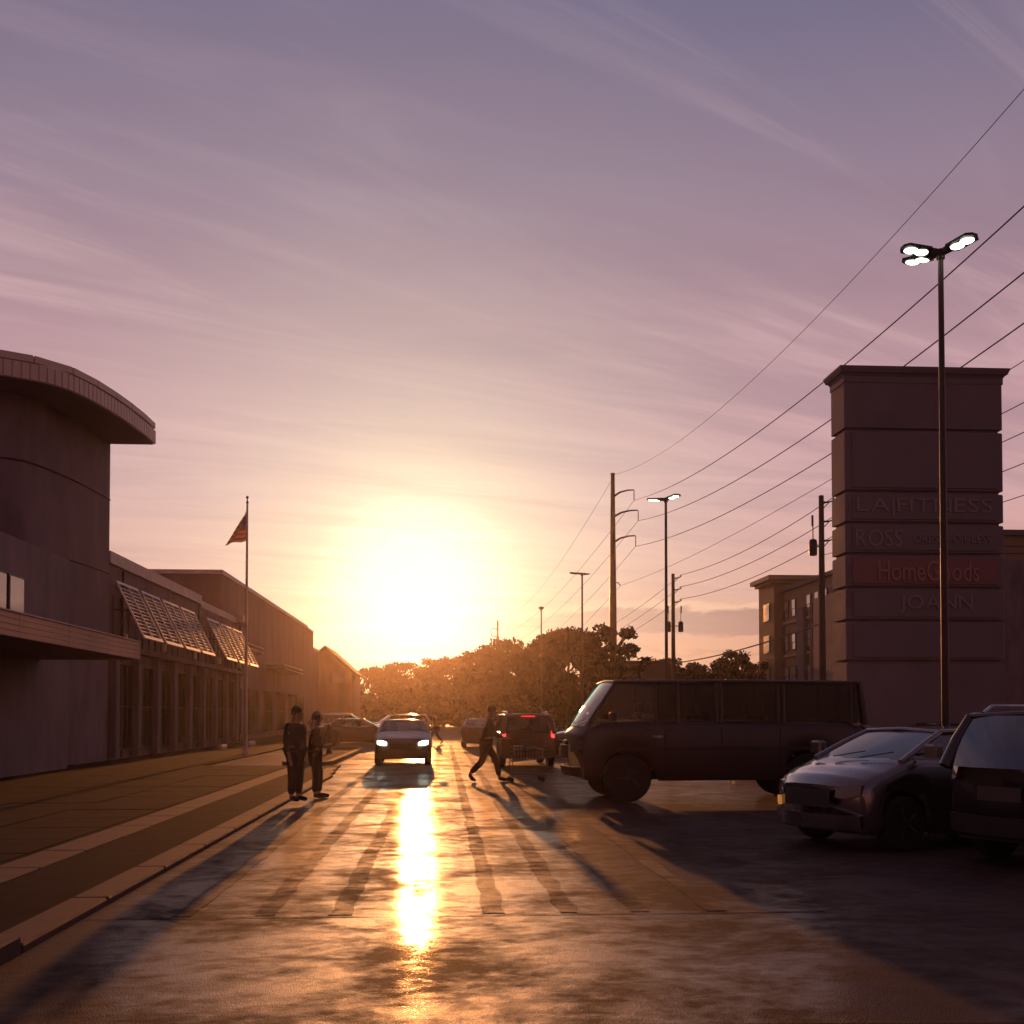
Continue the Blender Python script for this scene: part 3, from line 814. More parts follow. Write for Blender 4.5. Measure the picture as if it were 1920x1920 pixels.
for fl_ in range(4):
    z = 1.4 + fl_ * 3.35
    for k in range(11):
        y0 = 111.2 - k * 2.3
        if k % 4 == 2: continue
        f = MB().box(hx - .10, hx - .003, y0, y0 + 1.15, z, z + 1.75).build('window', M_FRAME); into(f, hotel)
        MB().box(hx - .13, hx - .101, y0 + .1, y0 + 1.05, z + .82, z + 1.67).build('pane', M_HOTELWIN, f)
        MB().box(hx - .125, hx - .101, y0 + .1, y0 + .9, z + .08, z + .74).build('pane', M_HOTELWIN, f)
    into(MB().box(hx - .22, hx - .004, 90, 112.9, z - .62, z - .36).build('string_course', M_HOTELTRIM), hotel)
    f = MB().box(tx0 - .10, tx0 - .003, 114.4, 116.6, z, z + 1.8).build('window', M_FRAME); into(f, hotel)
    MB().box(tx0 - .13, tx0 - .101, 114.5, 115.5, z + .1, z + 1.7).build('pane', M_HOTELWIN, f)
    f = MB().box(tx0 + 1.2, tx0 + 2.4, ty0 - .10, ty0 - .003, z, z + 1.8).build('window', M_FRAME); into(f, hotel)
    MB().box(tx0 + 1.3, tx0 + 2.3, ty0 - .13, ty0 - .101, z + .1, z + 1.7).build('pane', M_HOTELWIN, f)

shed = thing('low_roof_building', 'low flat roofed shed behind the lamp post among the trees', 'building', (at(1226, 1340, 112).x, at(1226, 1340, 112).y, 0))
MB().box(-3, 1.0, -3, 3, 0, 6.6).build('wall', M_HOTELDARK, shed)
MB().box(-3.4, 1.3, -3.4, 3.4, 6.603, 6.9).build('roof', M_ROOF, shed)

# ================================================================== POWER POLES AND WIRES
tp = at(1150, 1340, 108.0)
steel = thing('steel_power_pole', 'tall steel power pole with three curved arms standing behind the tree', 'power pole', (tp.x, tp.y, 0))
TPH = at(1147, 890, 108).z
MB().tube([(0, 0, 0), (0, 0, TPH * .5), (0, 0, TPH)], [.42, .33, .19], 14).build('shaft', M_GALV, steel, smooth=40)
MB().lathe([(.22, TPH), (.22, TPH + .12), (.1, TPH + .18)], 12).build('cap', M_STEEL, steel)
ATT = []
for (za, zw, dx) in ((930, 947, 2.05), (968, 986, 2.45), (1016, 1033, 2.2)):
    z0 = at(1147, za, 108).z
    pts = [(.15, 0, z0), (dx * .35, 0, z0 + .38), (dx * .7, 0, z0 + .58), (dx, 0, z0 + .62)]
    MB().tube(pts, [.11, .09, .075, .06], 8).build('arm', M_GALV, steel, smooth=50)
    n_ = 9
    prof = []
    for k in range(n_):
        prof += [(.03, -k * .11), (.075, -k * .11 - .03), (.03, -k * .11 - .07)]
    MB().lathe([(r, z0 + .58 + h) for r, h in prof], 8, 'Z', (dx + .03, 0, 0)).build('insulator', M_INSUL, steel)
    ATT.append(Vector((tp.x + dx + .03, tp.y, z0 + .58 - n_ * .11)))
zc = at(1150, 1098, 108).z
MB().tube([(.2, 0, zc + .25), (.5, 0, zc + .3), (.72, 0, zc)], .05, 6).build('bracket', M_STEEL, steel)
ATT.append(Vector((tp.x + .72, tp.y, zc)))
ATT.append(Vector((tp.x + .2, tp.y, TPH)))

fpole = at(933, 1340, 277.0)
far_p = thing('steel_power_pole', 'tiny far power pole with loop arms above the trees near the sun', 'power pole', (fpole.x, fpole.y, 0))
FPH = at(932, 1163, 277).z
MB().tube([(0, 0, 0), (0, 0, FPH)], [.5, .22], 10).build('shaft', M_GALV, far_p, smooth=40)
FATT = []
for py in (1180, 1200):
    z0 = at(932, py, 277).z
    MB().tube([(-.1, 0, z0), (-1.3, 0, z0 + .3), (-1.7, 0, z0 - .3), (-1.5, 0, z0 - 1.6), (-.1, 0, z0 - 1.9)], .11, 6).build('arm', M_GALV, far_p)
    FATT.append(Vector((fpole.x - 1.5, fpole.y, z0 - 1.6)))
FATT += [Vector((fpole.x - .2, fpole.y, FPH - 9)), Vector((fpole.x, fpole.y, FPH - 12)), Vector((fpole.x, fpole.y, FPH))]

def wire(a, b, sag, r, label, cat='power line', group='overhead wires', n=48):
    a, b = Vector(a), Vector(b)
    pts = []
    for i in range(n + 1):
        t = i / n; p = a.lerp(b, t); p.z -= 4 * sag * t * (1 - t); pts.append(p - a)
    o = MB().tube(pts, r, 5).build('power_line', M_WIRE, None, a, smooth=60)
    return tag(o, label, cat, group)
NEARY, NEARX = -14.0, 18.6
wn = ['top conductor of the steel pole sweeping to the upper right corner', 'second conductor of the steel pole running behind the sign', 'third conductor of the steel pole running behind the sign', 'thin lower wire of the steel pole running to the upper right', 'faint topmost wire from the tip of the steel pole']
# height where each wire leaves the frame on the right (x = 1920)
exit_y = [410, 530, 622, 690, 200]
for k, a in enumerate(ATT):
    r = [.028, .028, .026, .014, .013][k]
    ex = at(1920, exit_y[k], 36.0)           # measured along the wire's own vertical plane
    # nearer pole far out of frame to the right: same height above ground as this one
    X1 = a.x + .6
    dfr = X1 / 1090.0 * FPX
    z_exit = at(1920, exit_y[k], dfr).z
    t = (a.y - dfr) / (a.y - NEARY)
    sag = (a.z - z_exit) / (4 * t * (1 - t))
    wire(a, (X1, NEARY, a.z), sag, r, wn[k])
    wire(a, FATT[k], 3.5, max(.018, r * .8), 'thin wire from the steel pole down toward the far pole, ' + ['top', 'second', 'third', 'lowest', 'faintest'][k])

def wood_pole(px, top, d, label, arms, trans=True):
    b = at(px, 1340, d); H = at(px, top, d).z
    t = thing('wooden_pole', label, 'power pole', (b.x, b.y, 0))
    MB().tube([(0, 0, 0), (0, 0, H * .5), (0, 0, H)], [.19, .165, .13], 10).build('pole', M_WOODPOLE, t, smooth=50)
    MB().lathe([(.14, H), (.12, H + .05), (.02, H + .06)], 10).build('cap', M_STEEL, t)
    at_ = []
    for py in arms:
        z = at(px, py, d).z
        MB().tube([(.1, 0, z), (.42, 0, z + .02), (.66, 0, z + .12)], [.06, .045, .03], 6).build('arm', M_STEEL, t)
        MB().tube([(.12, 0, z - .3), (.40, 0, z)], .025, 6).build('brace', M_STEEL, t)
        MB().lathe([(.03, z + .08), (.07, z + .12), (.04, z + .17), (.07, z + .21), (.03, z + .26)], 8, 'Z', (.64, 0, 0)).build('insulator', M_INSUL, t)
        at_.append(Vector((b.x + .64, b.y, z + .27)))
    if trans:
        z = H - 3.1 - (1.6 if d > 70 else 0)
        for s in ((-.42, .1),) if d < 70 else ((-.4, 0), (.62, 0)):
            MB().lathe([(.02, z), (.19, z + .03), (.21, z + .1), (.21, z + .75), (.16, z + .86), (.05, z + .9)], 12, 'Z', (s[0], s[1], 0)).build('transformer', M_STEEL, t, smooth=40)
            MB().tube([(s[0], s[1], z + .9), (s[0] * 1.0, s[1], z + 1.6)], .03, 6).build('cutout', M_INSUL, t)
            MB().lathe([(.02, z + 1.55), (.06, z + 1.6), (.06, z + 2.1), (.02, z + 2.15)], 8, 'Z', (s[0] * 1.05, s[1], 0)).build('fuse', M_INSUL, t)
            MB().tube([(0, 0, z + .5), (s[0], s[1], z + .5)], .04, 6).build('bracket', M_STEEL, t)
    return t, at_, b, H
wp1, wa1, b1, H1 = wood_pole(1543, 931, 58.0, 'wooden power pole with three short arms just left of the sign', (942, 978, 1014))
wp2, wa2, b2, H2 = wood_pole(1263, 1077, 90.6, 'wooden power pole with three short arms beside the second lamp post', (1084, 1106, 1129))
nm = ['upper', 'middle', 'lower']
for k in range(3):
    wire(wa1[k], wa2[k], .55, .022, nm[k] + ' wire strung between the two wooden poles')
    e = at(1920, (768, 822, 878)[k], 40.5)
    dirn = e - wa1[k]
    far = wa1[k] + dirn * 3.2; far.z = e.z + (e.z - wa1[k].z) * .9
    far = Vector((wa1[k].x + .6, -6, wa1[k].z + .2))
    dfr = far.x / 1090.0 * FPX
    ze = at(1920, (768, 822, 878)[k], dfr).z
    t = (wa1[k].y - dfr) / (wa1[k].y - far.y)
    sag = (wa1[k].z + .2 * t - ze) / (4 * t * (1 - t))
    wire(wa1[k], far, sag, .018, nm[k] + ' wire leaving the nearer wooden pole to the right past the sign')
    wire(wa2[k], (wa2[k].x - 2.2, 180, wa2[k].z - .5), 1.5, .018, nm[k] + ' wire leaving the farther wooden pole toward the sun')
wire((b1.x + .15, b1.y, at(1543, 1166, 58).z), (b2.x + .15, b2.y, at(1263, 1243, 90.6).z), .3, .045, 'thick low cable slung between the two wooden poles', 'cable')
wire((b1.x + .15, b1.y, wa1[2].z - 1.0), (b1.x + .8, -6, wa1[2].z - .9), .9, .016, 'lowest wire right of the sign from the nearer wooden pole')

# ================================================================== TREES
def leaf_cloud(mb, c, rad, n, size, r):
    """leaf-sized faces through a lumpy volume"""
    for _ in range(n):
        while True:
            p = Vector((r.uniform(-1, 1), r.uniform(-1, 1), r.uniform(-1, 1)))
            if 0.10 < p.length < 1: break
        p = p * (0.55 + 0.45 * r.random())
        q = Vector((c[0] + p.x * rad[0], c[1] + p.y * rad[1], c[2] + p.z * rad[2]))
        a = Vector((r.uniform(-1, 1), r.uniform(-1, 1), r.uniform(-1, 1))).normalized()
        b = a.cross(Vector((r.uniform(-1, 1), r.uniform(-1, 1), r.uniform(-1, 1)))).normalized()
        s = size * r.uniform(.6, 1.4)
        mb.add([q - a * s, q + b * s * .55, q + a * s, q - b * s * .55], [(0, 1, 2, 3)])

def tree_meshes(seed, H, Wd, clumps, per, size, base=.22, loose=1.0):
    r = random.Random(seed)
    tr = MB(); cr = MB()
    trunk_top = H * .62
    tr.tube([(0, 0, 0), (r.uniform(-.1, .1), r.uniform(-.1, .1), H * .3), (r.uniform(-.3, .3), r.uniform(-.3, .3), trunk_top), (r.uniform(-.4, .4), 0, H * .85)], [H * .028, H * .022, H * .013, H * .004], 8)
    for k in range(clumps):
        ph = r.uniform(0, 2 * math.pi)
        t = base + (1 - base) * (k + .5) / clumps * .97
        prof = math.sin(math.pi * min(1, max(.06, (t - base * .6) / (1.12 - base * .6)))) ** .6
        rr = Wd * .5 * prof * math.sqrt(r.random()) * .95
        c = (math.cos(ph) * rr, math.sin(ph) * rr, H * t * r.uniform(.92, 1.0))
        cw = Wd * r.uniform(.13, .24) * loose
        top = H - c[2]
        ch = min(cw * r.uniform(.6, .85), max(.4, top + .25))
        leaf_cloud(cr, c, (cw, cw, ch), per, size, r)
        z0 = max(H * .18, c[2] - rr * .7 - .5)
        tr.tube([(0, 0, z0), (c[0] * .55, c[1] * .55, (z0 + c[2]) / 2 + .1), c], [H * .009, H * .006, H * .002], 5)
    # loose sprays round the outline
    return tr.mesh('trunk', 50, False), cr.mesh('crown', None, False)
KINDS = [tree_meshes(11, 10, 9.0, 36, 260, .24, .10), tree_meshes(12, 10, 8.0, 34, 260, .24, .08), tree_meshes(13, 10, 10.5, 40, 260, .24, .10), tree_meshes(14, 10, 7.5, 32, 260, .23, .06)]
def tree(px, top, d, kind, label, wide=1.0, m=M_LEAF, group='trees across the end of the car park', rz=None):
    b = at(px, 1340, d); H = at(px, top, d).z
    t = thing('leafy_tree', label, 'tree', (b.x, b.y, 0), rng.uniform(0, 6.28) if rz is None else rz, group)
    s = H / 10.0
    for nm_, me, mm in (('trunk', KINDS[kind][0], M_BARK), ('crown', KINDS[kind][1], m)):
        o = obj(nm_, me, mm, t); o.scale = (s * wide, s * wide, s)
    return t
spots = [  # px, py of top, distance, kind, width, label
    (648, 1262, 150, 3, .9, 'small dark tree beside the gabled shop'),
    (672, 1285, 185, 1, 1.0, 'low tree in the gap right of the gabled shop'),
    (712, 1244, 165, 0, 1.0, 'left rounded tree of the clump below the sun'),
    (757, 1242, 160, 2, 1.0, 'broad tree right under the sun'),
    (800, 1250, 168, 1, .9, 'tree at the lowest dip of the tree line below the sun'),
    (832, 1236, 160, 3, 1.0, 'tree just right of the dip below the sun'),
    (866, 1222, 148, 0, 1.0, 'tree above the walking man, right of the sun'),
    (905, 1212, 140, 1, 1.0, 'tree left of the tiny far power pole'),
    (950, 1199, 132, 2, .8, 'tree just right of the tiny far power pole'),
    (985, 1204, 130, 0, .8, 'tree left of the farthest lamp post'),
    (1030, 1180, 118, 3, 1.0, 'tall dense tree behind the farthest lamp post'),
    (1062, 1172, 116, 0, .9, 'tall dense tree left of the third lamp post'),
    (1092, 1200, 122, 1, .9, 'dense tree behind the third lamp post'),
    (1226, 1236, 125, 3, 1.2, 'tree masking the flat roofed shed'),
    (1285, 1240, 130, 0, 1.2, 'low tree right of the wooden pole by the second lamp'),
    (1335, 1240, 128, 1, 1.1, 'low tree under the sagging cable'),
    (1382, 1222, 122, 3, .75, 'pointed tree left of the hotel'),
    (1412, 1244, 128, 2, .8, 'low tree between the pointed tree and hotel'),
    (1440, 1232, 118, 3, .5, 'narrow tree touching the hotel corner'),
    (1175, 1250, 130, 2, 1.0, 'low tree behind the open branched tree'),
]
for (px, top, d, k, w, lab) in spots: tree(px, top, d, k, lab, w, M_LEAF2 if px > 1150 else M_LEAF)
KINDS.append(tree_meshes(21, 10, 7.2, 62, 62, .24, .14, .60))
tree(1153, 1164, 84, 4, 'open branched tree with sky showing through in front of the steel pole', 1.0, M_LEAF2, 'trees across the end of the car park', 1.2)
# low shrubbery filling in below the crowns
hm = MB(); hr = random.Random(5)
for i in range(90):
    px = 640 + i * 9.6
    d = 125 + 40 * abs(math.sin(px / 160.0)) if px < 1120 else 112
    b = at(px, 1340, d)
    leaf_cloud(hm, (b.x, b.y, 1.5), (1.6, 1.6, 1.7), 90, .34, hr)
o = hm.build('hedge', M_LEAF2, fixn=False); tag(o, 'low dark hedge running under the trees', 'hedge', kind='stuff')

# ================================================================== VEHICLES
def interp(pts, x):
    """pts sorted by falling x"""
    if x >= pts[0][0]: return pts[0][1]
    for (xa, za), (xb, zb) in zip(pts, pts[1:]):
        if xa >= x >= xb:
            t = (xa - x) / (xa - xb) if xa != xb else 0
            t = t * t * (3 - 2 * t) * .5 + t * .5
            return za + (zb - za) * t
    return pts[-1][1]

def vehicle(name, label, cat, loc, heading, spec, mp, group=None, head='off', tail='off', rails=False, glass=None, crossbars=False):
    """local +X is forward; heading is the world angle of that axis"""
    t = thing(name, label, cat, loc, heading, group)
    L, Wd, gc = spec['L'], spec['W'], spec['gc']
    wr, wx = spec['wr'], spec['wx']
    deck = spec['deck']; hw = Wd / 2; hl = L / 2
    ra = wr + .07
    nst = 64
    glass = glass or M_CARGLASS
    def halfw(u): return hw * (1 - .10 * abs(u) ** 5)
    def bend(x, y, z, w):
        u = x / hl
        k = abs(u) ** 7 * (1 if u > 0 else -1)
        return x - k * (.24 * (abs(y) / w) ** 2.2 + .10 * ((z - spec['nose']) / .5) ** 2)
    rows = []
    xs_ = [hl * math.sin(math.pi / 2 * (1 - 2 * i / (nst - 1))) * .35 + hl * (1 - 2 * i / (nst - 1)) * .65 for i in range(nst)]
    for x in xs_:
        u = x / hl; w = halfw(u); zs_ = interp(deck, x)
        zb = gc + .05 * abs(u) ** 6
        for xw in wx:
            dx = abs(x - xw)
            if dx < ra: zb = max(zb, wr + math.sqrt(ra * ra - dx * dx))
        zb = min(zb, zs_ - .12); h = zs_ - zb
        crn = .055
        sec = [(w * .90, zb), (w * .975, zb + min(.10, h * .25)), (w, zb + h * .5), (w * .99, zs_ - min(.12, h * .3)), (w * .955, zs_ - .03), (w * .88, zs_ + .005), (w * .6, zs_ + crn * .7), (w * .3, zs_ + crn * .95), (0, zs_ + crn)]
        full = [(-y, z) for y, z in sec] + [(y, z) for y, z in reversed(sec[:-1])]
        rows.append([(bend(x, y, z, w), y, z) for y, z in full])
    mb = MB().grid(rows)
    n = len(rows[0])
    mb.f.append(tuple(range(n - 1, -1, -1))); m0 = (nst - 1) * n; mb.f.append(tuple(range(m0, m0 + n)))
    mb.build('body', mp, t, smooth=55)
    MB().box(-hl + .25, hl - .3, -hw * .8, hw * .8, gc + .02, gc + .18).build('chassis', M_BLACK, t)
    for xw in wx:
        MB().box(xw - .05, xw + .05, -hw + .2, hw - .2, wr - .05, wr + .05).build('axle', M_BLACK, t)
    # wheels
    for xw in wx:
        for s in (-1, 1):
            yo = s * (hw - .03)
            yi = s * (hw - .25)
            we = MB().lathe([(wr * .62, yo - s * .01), (wr * .93, yo), (wr, yo - s * .035), (wr, yi + s * .03), (wr * .93, yi), (wr * .5, yi)], 26, 'Y').build('wheel', M_RUBBER, t, (xw, 0, wr), smooth=35)
            rim = MB().lathe([(wr * .60, yo - s * .012), (wr * .60, yo - s * .03), (wr * .18, yo - s * .035), (wr * .10, yo - s * .008)], 22, 'Y')
            for k in range(5):
                a = k * 2 * math.pi / 5
                ca, sa = math.cos(a), math.sin(a)
                c1 = (ca * wr * .1, yo - s * .012, sa * wr * .1); c2 = (ca * wr * .6, yo - s * .010, sa * wr * .6)
                rim.tube([c1, c2], .022, 5)
            rim.build('rim', M_CHROME if spec.get('chrome') else M_STEEL, we, smooth=35)
    # greenhouse
    xwb, xwt, xrt, xrb, zr = spec['gh']
    zwb, zrb = interp(deck, xwb) + .02, interp(deck, xrb) + .02
    yb = hw * .88; yt = hw * spec.get('tum', .72); zh = zr - .07
    def roofz(x, y):
        s = (x - (xwt + xrt) / 2) / ((xwt - xrt) / 2); q = y / yt
        return zh + .07 * (1 - abs(s) ** 2.2 * .75) * (1 - .8 * abs(q) ** 3.0)
    roof = MB(); rrows = []
    for i in range(15):
        x = xwt + .05 + (xrt - .05 - xwt - .05) * i / 14
        rrows.append([(x - (.06 * (1 - (k / 6 - 1) ** 2) if False else 0), yt * (k / 6 - 1), roofz(min(max(x, xrt), xwt), yt * (k / 6 - 1))) for k in range(13)])
    roof.grid(rrows)
    roof.grid([[(a, b_, c_ - .035) for a, b_, c_ in r] for r in rrows])
    for s in (-1, 1):
        roof.tube([(xwt + .05, s * yt, zh - .0), ((xwt + xrt) / 2, s * yt, roofz((xwt + xrt) / 2, yt) - .0), (xrt - .05, s * yt, zh)], .04, 8)
    roof.tube([(xwt + .06, -yt, zh), (xwt + .085, 0, zh + .03), (xwt + .06, yt, zh)], .035, 8)
    roof.tube([(xrt - .05, -yt, zh), (xrt - .07, 0, zh + .03), (xrt - .05, yt, zh)], .035, 8)
    roof.build('roof', mp, t, smooth=50)
    # pillars
    for s in (-1, 1):
        MB().tube([(xwb, s * yb, zwb - .03), (xwb * .5 + xwt * .5 + .02, s * (yb + yt) / 2 * 1.01, (zwb + zh) / 2), (xwt + .04, s * yt, zh)], [.05, .04, .038], 8).build('pillar', mp, t, smooth=50)
        MB().tube([(xrb, s * yb, zrb - .03), (xrb * .5 + xrt * .5 - .02, s * (yb + yt) / 2 * 1.01, (zrb + zh) / 2), (xrt - .04, s * yt, zh)], [.08, .07, .05], 8).build('pillar', mp, t, smooth=50)
    def belt(f):
        x = xwb + (xrb - xwb) * f
        return x, interp(deck, x) + .01
    posts = spec['posts']
    for s in (-1, 1):
        for f in posts[1:-1]:
            x, z = belt(f); xt = min(max(x, xrt), xwt)
            MB().tube([(x, s * yb * 1.0, z - .02), (xt, s * yt, zh)], .035, 6).build('pillar', mp if spec.get('van') else M_BLACK, t)
        for fa, fb in zip(posts, posts[1:]):
            xa, za = belt(fa); xb_, zb_ = belt(fb)
            xta, xtb = min(max(xa, xrt), xwt), min(max(xb_, xrt), xwt)
            if fa == 0: xta = xwt
            if fb == 1: xtb = xrt
            y0_, y1_ = s * yb * .985, s * yt * .985
            MB().quad((xa, y0_, za), (xb_, y0_, zb_), (xtb, y1_, zh), (xta, y1_, zh)).build('side_window', M_VANGLASS if spec.get('van') and fa > 0 else glass, t)
    # windscreen and rear window: bowed panes
    def pane(name_, xb0, zb0, xt0, sgn, mg):
        rows_ = []
        for i in range(9):
            v = i / 8
            r = []
            for k in range(13):
                q = k / 6 - 1
                y = q * (yb + (yt - yb) * v) * .97
                x = xb0 + (xt0 - xb0) * v + sgn * (.13 * (1 - q * q)) * (1 - .45 * v) + sgn * .03 * math.sin(math.pi * v)
                z = zb0 + (zh + .01 - zb0) * v
                r.append((x, y, z))
            rows_.append(r)
        MB().grid(rows_).build(name_, mg, t, smooth=60)
    pane('windscreen', xwb, zwb - .02, xwt + .04, 1, glass)
    pane('rear_window', xrb, zrb - .02, xrt - .04, -1, M_TINT if spec.get('van') else glass)
    # seats seen through the glass
    zf = interp(deck, 0) - .1
    for xs0 in spec['seats']:
        for s in (-.42, .42):
            st = MB().bevbox(-.09, .09, s * Wd * .5 - .22, s * Wd * .5 + .22, zf - .1, zf + .28, .05).build('seat', M_SEAT, t, (xs0, 0, 0))
            MB().bevbox(-.05, .05, s * Wd * .5 - .12, s * Wd * .5 + .12, zf + .31, zf + .49, .03).build('headrest', M_SEAT, st)
    # lamps on the curved ends
    def lamp(name_, end, s, z0, z1, q0, q1, m_, off=.02):
        rows_ = []
        for i in range(5):
            z = z0 + (z1 - z0) * i / 4
            r = []
            for k in range(7):
                q = q0 + (q1 - q0) * k / 6
                skew = (q - q0) * .10 * (1 if end > 0 else .2)
                w = halfw(.99)
                y = s * q * w
                x = end * hl
                tq = (q - q0) / (q1 - q0)
                zc_ = (z0 + z1) / 2 + (.05 * tq if end > 0 else 0)
                hh = (z1 - z0) * (.30 + .70 * math.sin(math.pi * min(1, .18 + tq * .62))) if end > 0 else (z1 - z0) * (1 - .25 * (1 - tq) ** 2)
                r.append((bend(x, y, z, w) + end * off, y, zc_ + (i / 4 - .5) * hh))
            rows_.append(r)
        back = [[(a - end * .06, b_, c_) for a, b_, c_ in r] for r in rows_]
        mbl = MB().grid(rows_).grid(back)
        for row in (0, -1):
            mbl.grid([rows_[row], back[row]])
        mbl.grid([[r[0] for r in rows_], [r[0] for r in back]]).grid([[r[-1] for r in rows_], [r[-1] for r in back]])
        return mbl.build(name_, m_, t, smooth=50)
    hz0, hz1 = spec['hl']; tz0, tz1 = spec['tl']
    for s in (-1, 1):
        lamp('headlight', 1, s, hz0, hz1, .60, .96, M_HEAD_ON if head == 'on' else M_HEAD_OFF)
        if head == 'amber' and s < 0: lamp('marker_lamp', 1, s, hz0 - .16, hz0 - .06, .90, .99, M_AMBER, .03)
        if spec.get('tall_tail'): lamp('taillight', -1, s, tz0, tz1, .86, .99, M_TAIL_ON if tail == 'on' else M_TAIL_OFF, .03)
        else: lamp('taillight', -1, s, tz0, tz1, .58, .97, M_TAIL_ON if tail == 'on' else M_TAIL_OFF)
    w_ = halfw(.99)
    def strip(name_, end, z0, z1, q, m_, off=.03):
        rows_ = [[(bend(end * hl, w_ * (q * (k / 6 - 1)), z, w_) + end * off, w_ * q * (k / 6 - 1), z) for k in range(13)] for z in (z0, (z0 + z1) / 2, z1)]
        bk = [[(a - end * .08, b_, c_) for a, b_, c_ in r] for r in rows_]
        mbs = MB().grid(rows_).grid([rows_[0], bk[0]]).grid([rows_[-1], bk[-1]])
        return mbs.build(name_, m_, t, smooth=50)
    strip('grille', 1, hz0 - .1, hz1 - .05, .52, M_BLACK)
    strip('bumper', 1, gc + .08, gc + .26, .97, M_BLACK if spec.get('darkbumper') else mp, .05)
    strip('bumper', -1, gc + .10, gc + .30, .97, M_BLACK if spec.get('darkbumper') else mp, .05)
    MB().box(-hl - .075, -hl - .055, -.26, .26, tz0 - .18, tz0 - .03).build('number_plate', M_PLATE, t)
    # mirrors, handles
    for s in (-1, 1):
        xm, zm = belt(.08)
        MB().tube([(xm, s * yb, zm + .05), (xm + .02, s * (hw + .06), zm + .08)], .02, 6).build('mirror_arm', M_BLACK, t)
        MB().bevbox(xm - .07, xm + .07, s * (hw + .15) - .11, s * (hw + .15) + .11, zm + .02, zm + .19, .03).build('mirror', mp, t)
        for f in posts[1:-1][:2]:
            xd, zd = belt(f)
            MB().box(xd + .06, xd + .24, s * hw * .985 - .012, s * hw * .985 + .012, zd - .16, zd - .13).build('door_handle', M_CHROME if spec.get('chrome') else M_BLACK, t)
    if rails:
        for s in (-1, 1):
            MB().tube([(xwt - .15, s * yt * .9, zr - .03), (xwt - .3, s * yt * .9, zr + .05), (xrt + .25, s * yt * .9, zr + .05), (xrt + .1, s * yt * .9, zr - .03)], .022, 6).build('roof_rail', M_CHROME, t, smooth=50)
    if crossbars:
        for xx in (xwt - .6, xrt + .5):
            MB().tube([(xx, -yt * .9, zr + .06), (xx, yt * .9, zr + .06)], .018, 6).build('roof_bar', M_STEEL, t)
    if tail == 'on':
        MB().box(xrt - .10, xrt - .06, -.22, .22, zh - .05, zh - .005).build('brake_light', M_TAIL_ON, t)
    if spec.get('van'):
        for s in (-1, 1):
            for xs0 in (1.15, .05, -1.1):
                MB().box(xs0 - .008, xs0 + .008, s * hw * 1.0 - .006, s * hw * 1.0 + .006, gc + .12, interp(deck, xs0) - .1).build('door_seam', M_BLACK, t)
            MB().box(-2.6, 2.3, s * hw * 1.002 - .012, s * hw * 1.002 + .012, .98, 1.04).build('rub_strip', M_BLACK, t)
            MB().box(1.2, 1.4, s * hw - .02, s * hw + .025, 1.22, 1.26).build('door_handle', M_CHROME, t)
    # wipers
    for s in (-.3, .25):
        MB().tube([(xwb + .14, s * Wd * .5, zwb + .02), (xwb + .02, s * Wd * .5 + .46, zwb + .10)], .007, 5).build('wiper', M_BLACK, t)
    return t

SEDAN = dict(L=4.6, W=1.80, gc=.20, wr=.33, wx=(1.42, -1.30), nose=.55,
             deck=[(2.3, .70), (2.15, .80), (1.7, .88), (1.0, .98), (.8, .99), (-1.3, 1.02), (-1.7, 1.05), (-2.15, 1.02), (-2.3, .95)],
             gh=(1.05, .25, -.95, -1.75, 1.46), posts=(0, .46, .86, 1), seats=(.1, -.85), hl=(.60, .76), tl=(.76, .93))
COMPACT = dict(L=4.3, W=1.78, gc=.18, wr=.33, wx=(1.32, -1.25), nose=.55,
               deck=[(2.15, .72), (2.0, .84), (1.6, .93), (1.05, 1.06), (.9, 1.08), (-1.3, 1.05), (-1.9, 1.06), (-2.15, 1.0)],
               gh=(1.12, .20, -1.05, -1.95, 1.50), posts=(0, .44, .82, 1), seats=(.1, -.8), hl=(.62, .78), tl=(.80, .98))
STUBBY = dict(COMPACT, gh=(1.32, .50, -1.05, -1.95, 1.50), deck=[(2.15, .74), (2.0, .86), (1.65, .96), (1.25, 1.09), (1.05, 1.10), (-1.3, 1.05), (-1.9, 1.06), (-2.15, 1.0)])
SUV = dict(L=4.6, W=1.84, gc=.26, wr=.37, wx=(1.40, -1.35), nose=.65,
           deck=[(2.3, .86), (2.15, .98), (1.6, 1.06), (.95, 1.13), (.8, 1.14), (-1.5, 1.10), (-2.2, 1.08), (-2.3, 1.04)],
           gh=(1.05, .30, -1.85, -2.18, 1.70), posts=(0, .36, .68, 1), seats=(.1, -.85), hl=(.76, .92), tl=(.92, 1.18), tall_tail=True, darkbumper=True, tum=.76)
VAN = dict(L=5.9, W=2.02, gc=.40, wr=.46, wx=(1.86, -1.70), nose=.9,
           deck=[(2.95, 1.22), (2.85, 1.36), (2.6, 1.44), (2.45, 1.50), (2.3, 1.50), (-2.7, 1.50), (-2.95, 1.45)],
           gh=(2.62, 2.02, -2.72, -2.86, 2.34), posts=(0, .24, .32, .46, .475, .68, .70, .95, 1), seats=(1.35, .2, -.9), hl=(.92, 1.12), tl=(1.0, 1.35), tall_tail=True, darkbumper=True, van=True, tum=.84)
P_DARK = paint('charcoal', (0.045, 0.033, 0.033))
P_MAROON = paint('maroon', (0.085, 0.028, 0.026))
P_BROWN = paint('bronze', (0.10, 0.06, 0.045))
P_PEWTER = paint('pewter', (0.22, 0.195, 0.20), rough=.26, metal=.85)
P_BLACK = paint('black', (0.028, 0.021, 0.022))
P_SILVER = paint('silver', (0.28, 0.22, 0.20))
P_GREY = paint('grey', (0.10, 0.08, 0.08))
P_VAN = paint('van_grey', (0.058, 0.040, 0.043), coat=.2)
UP, DOWN, LEFT, RIGHT = R(90), R(-90), R(180), 0.0

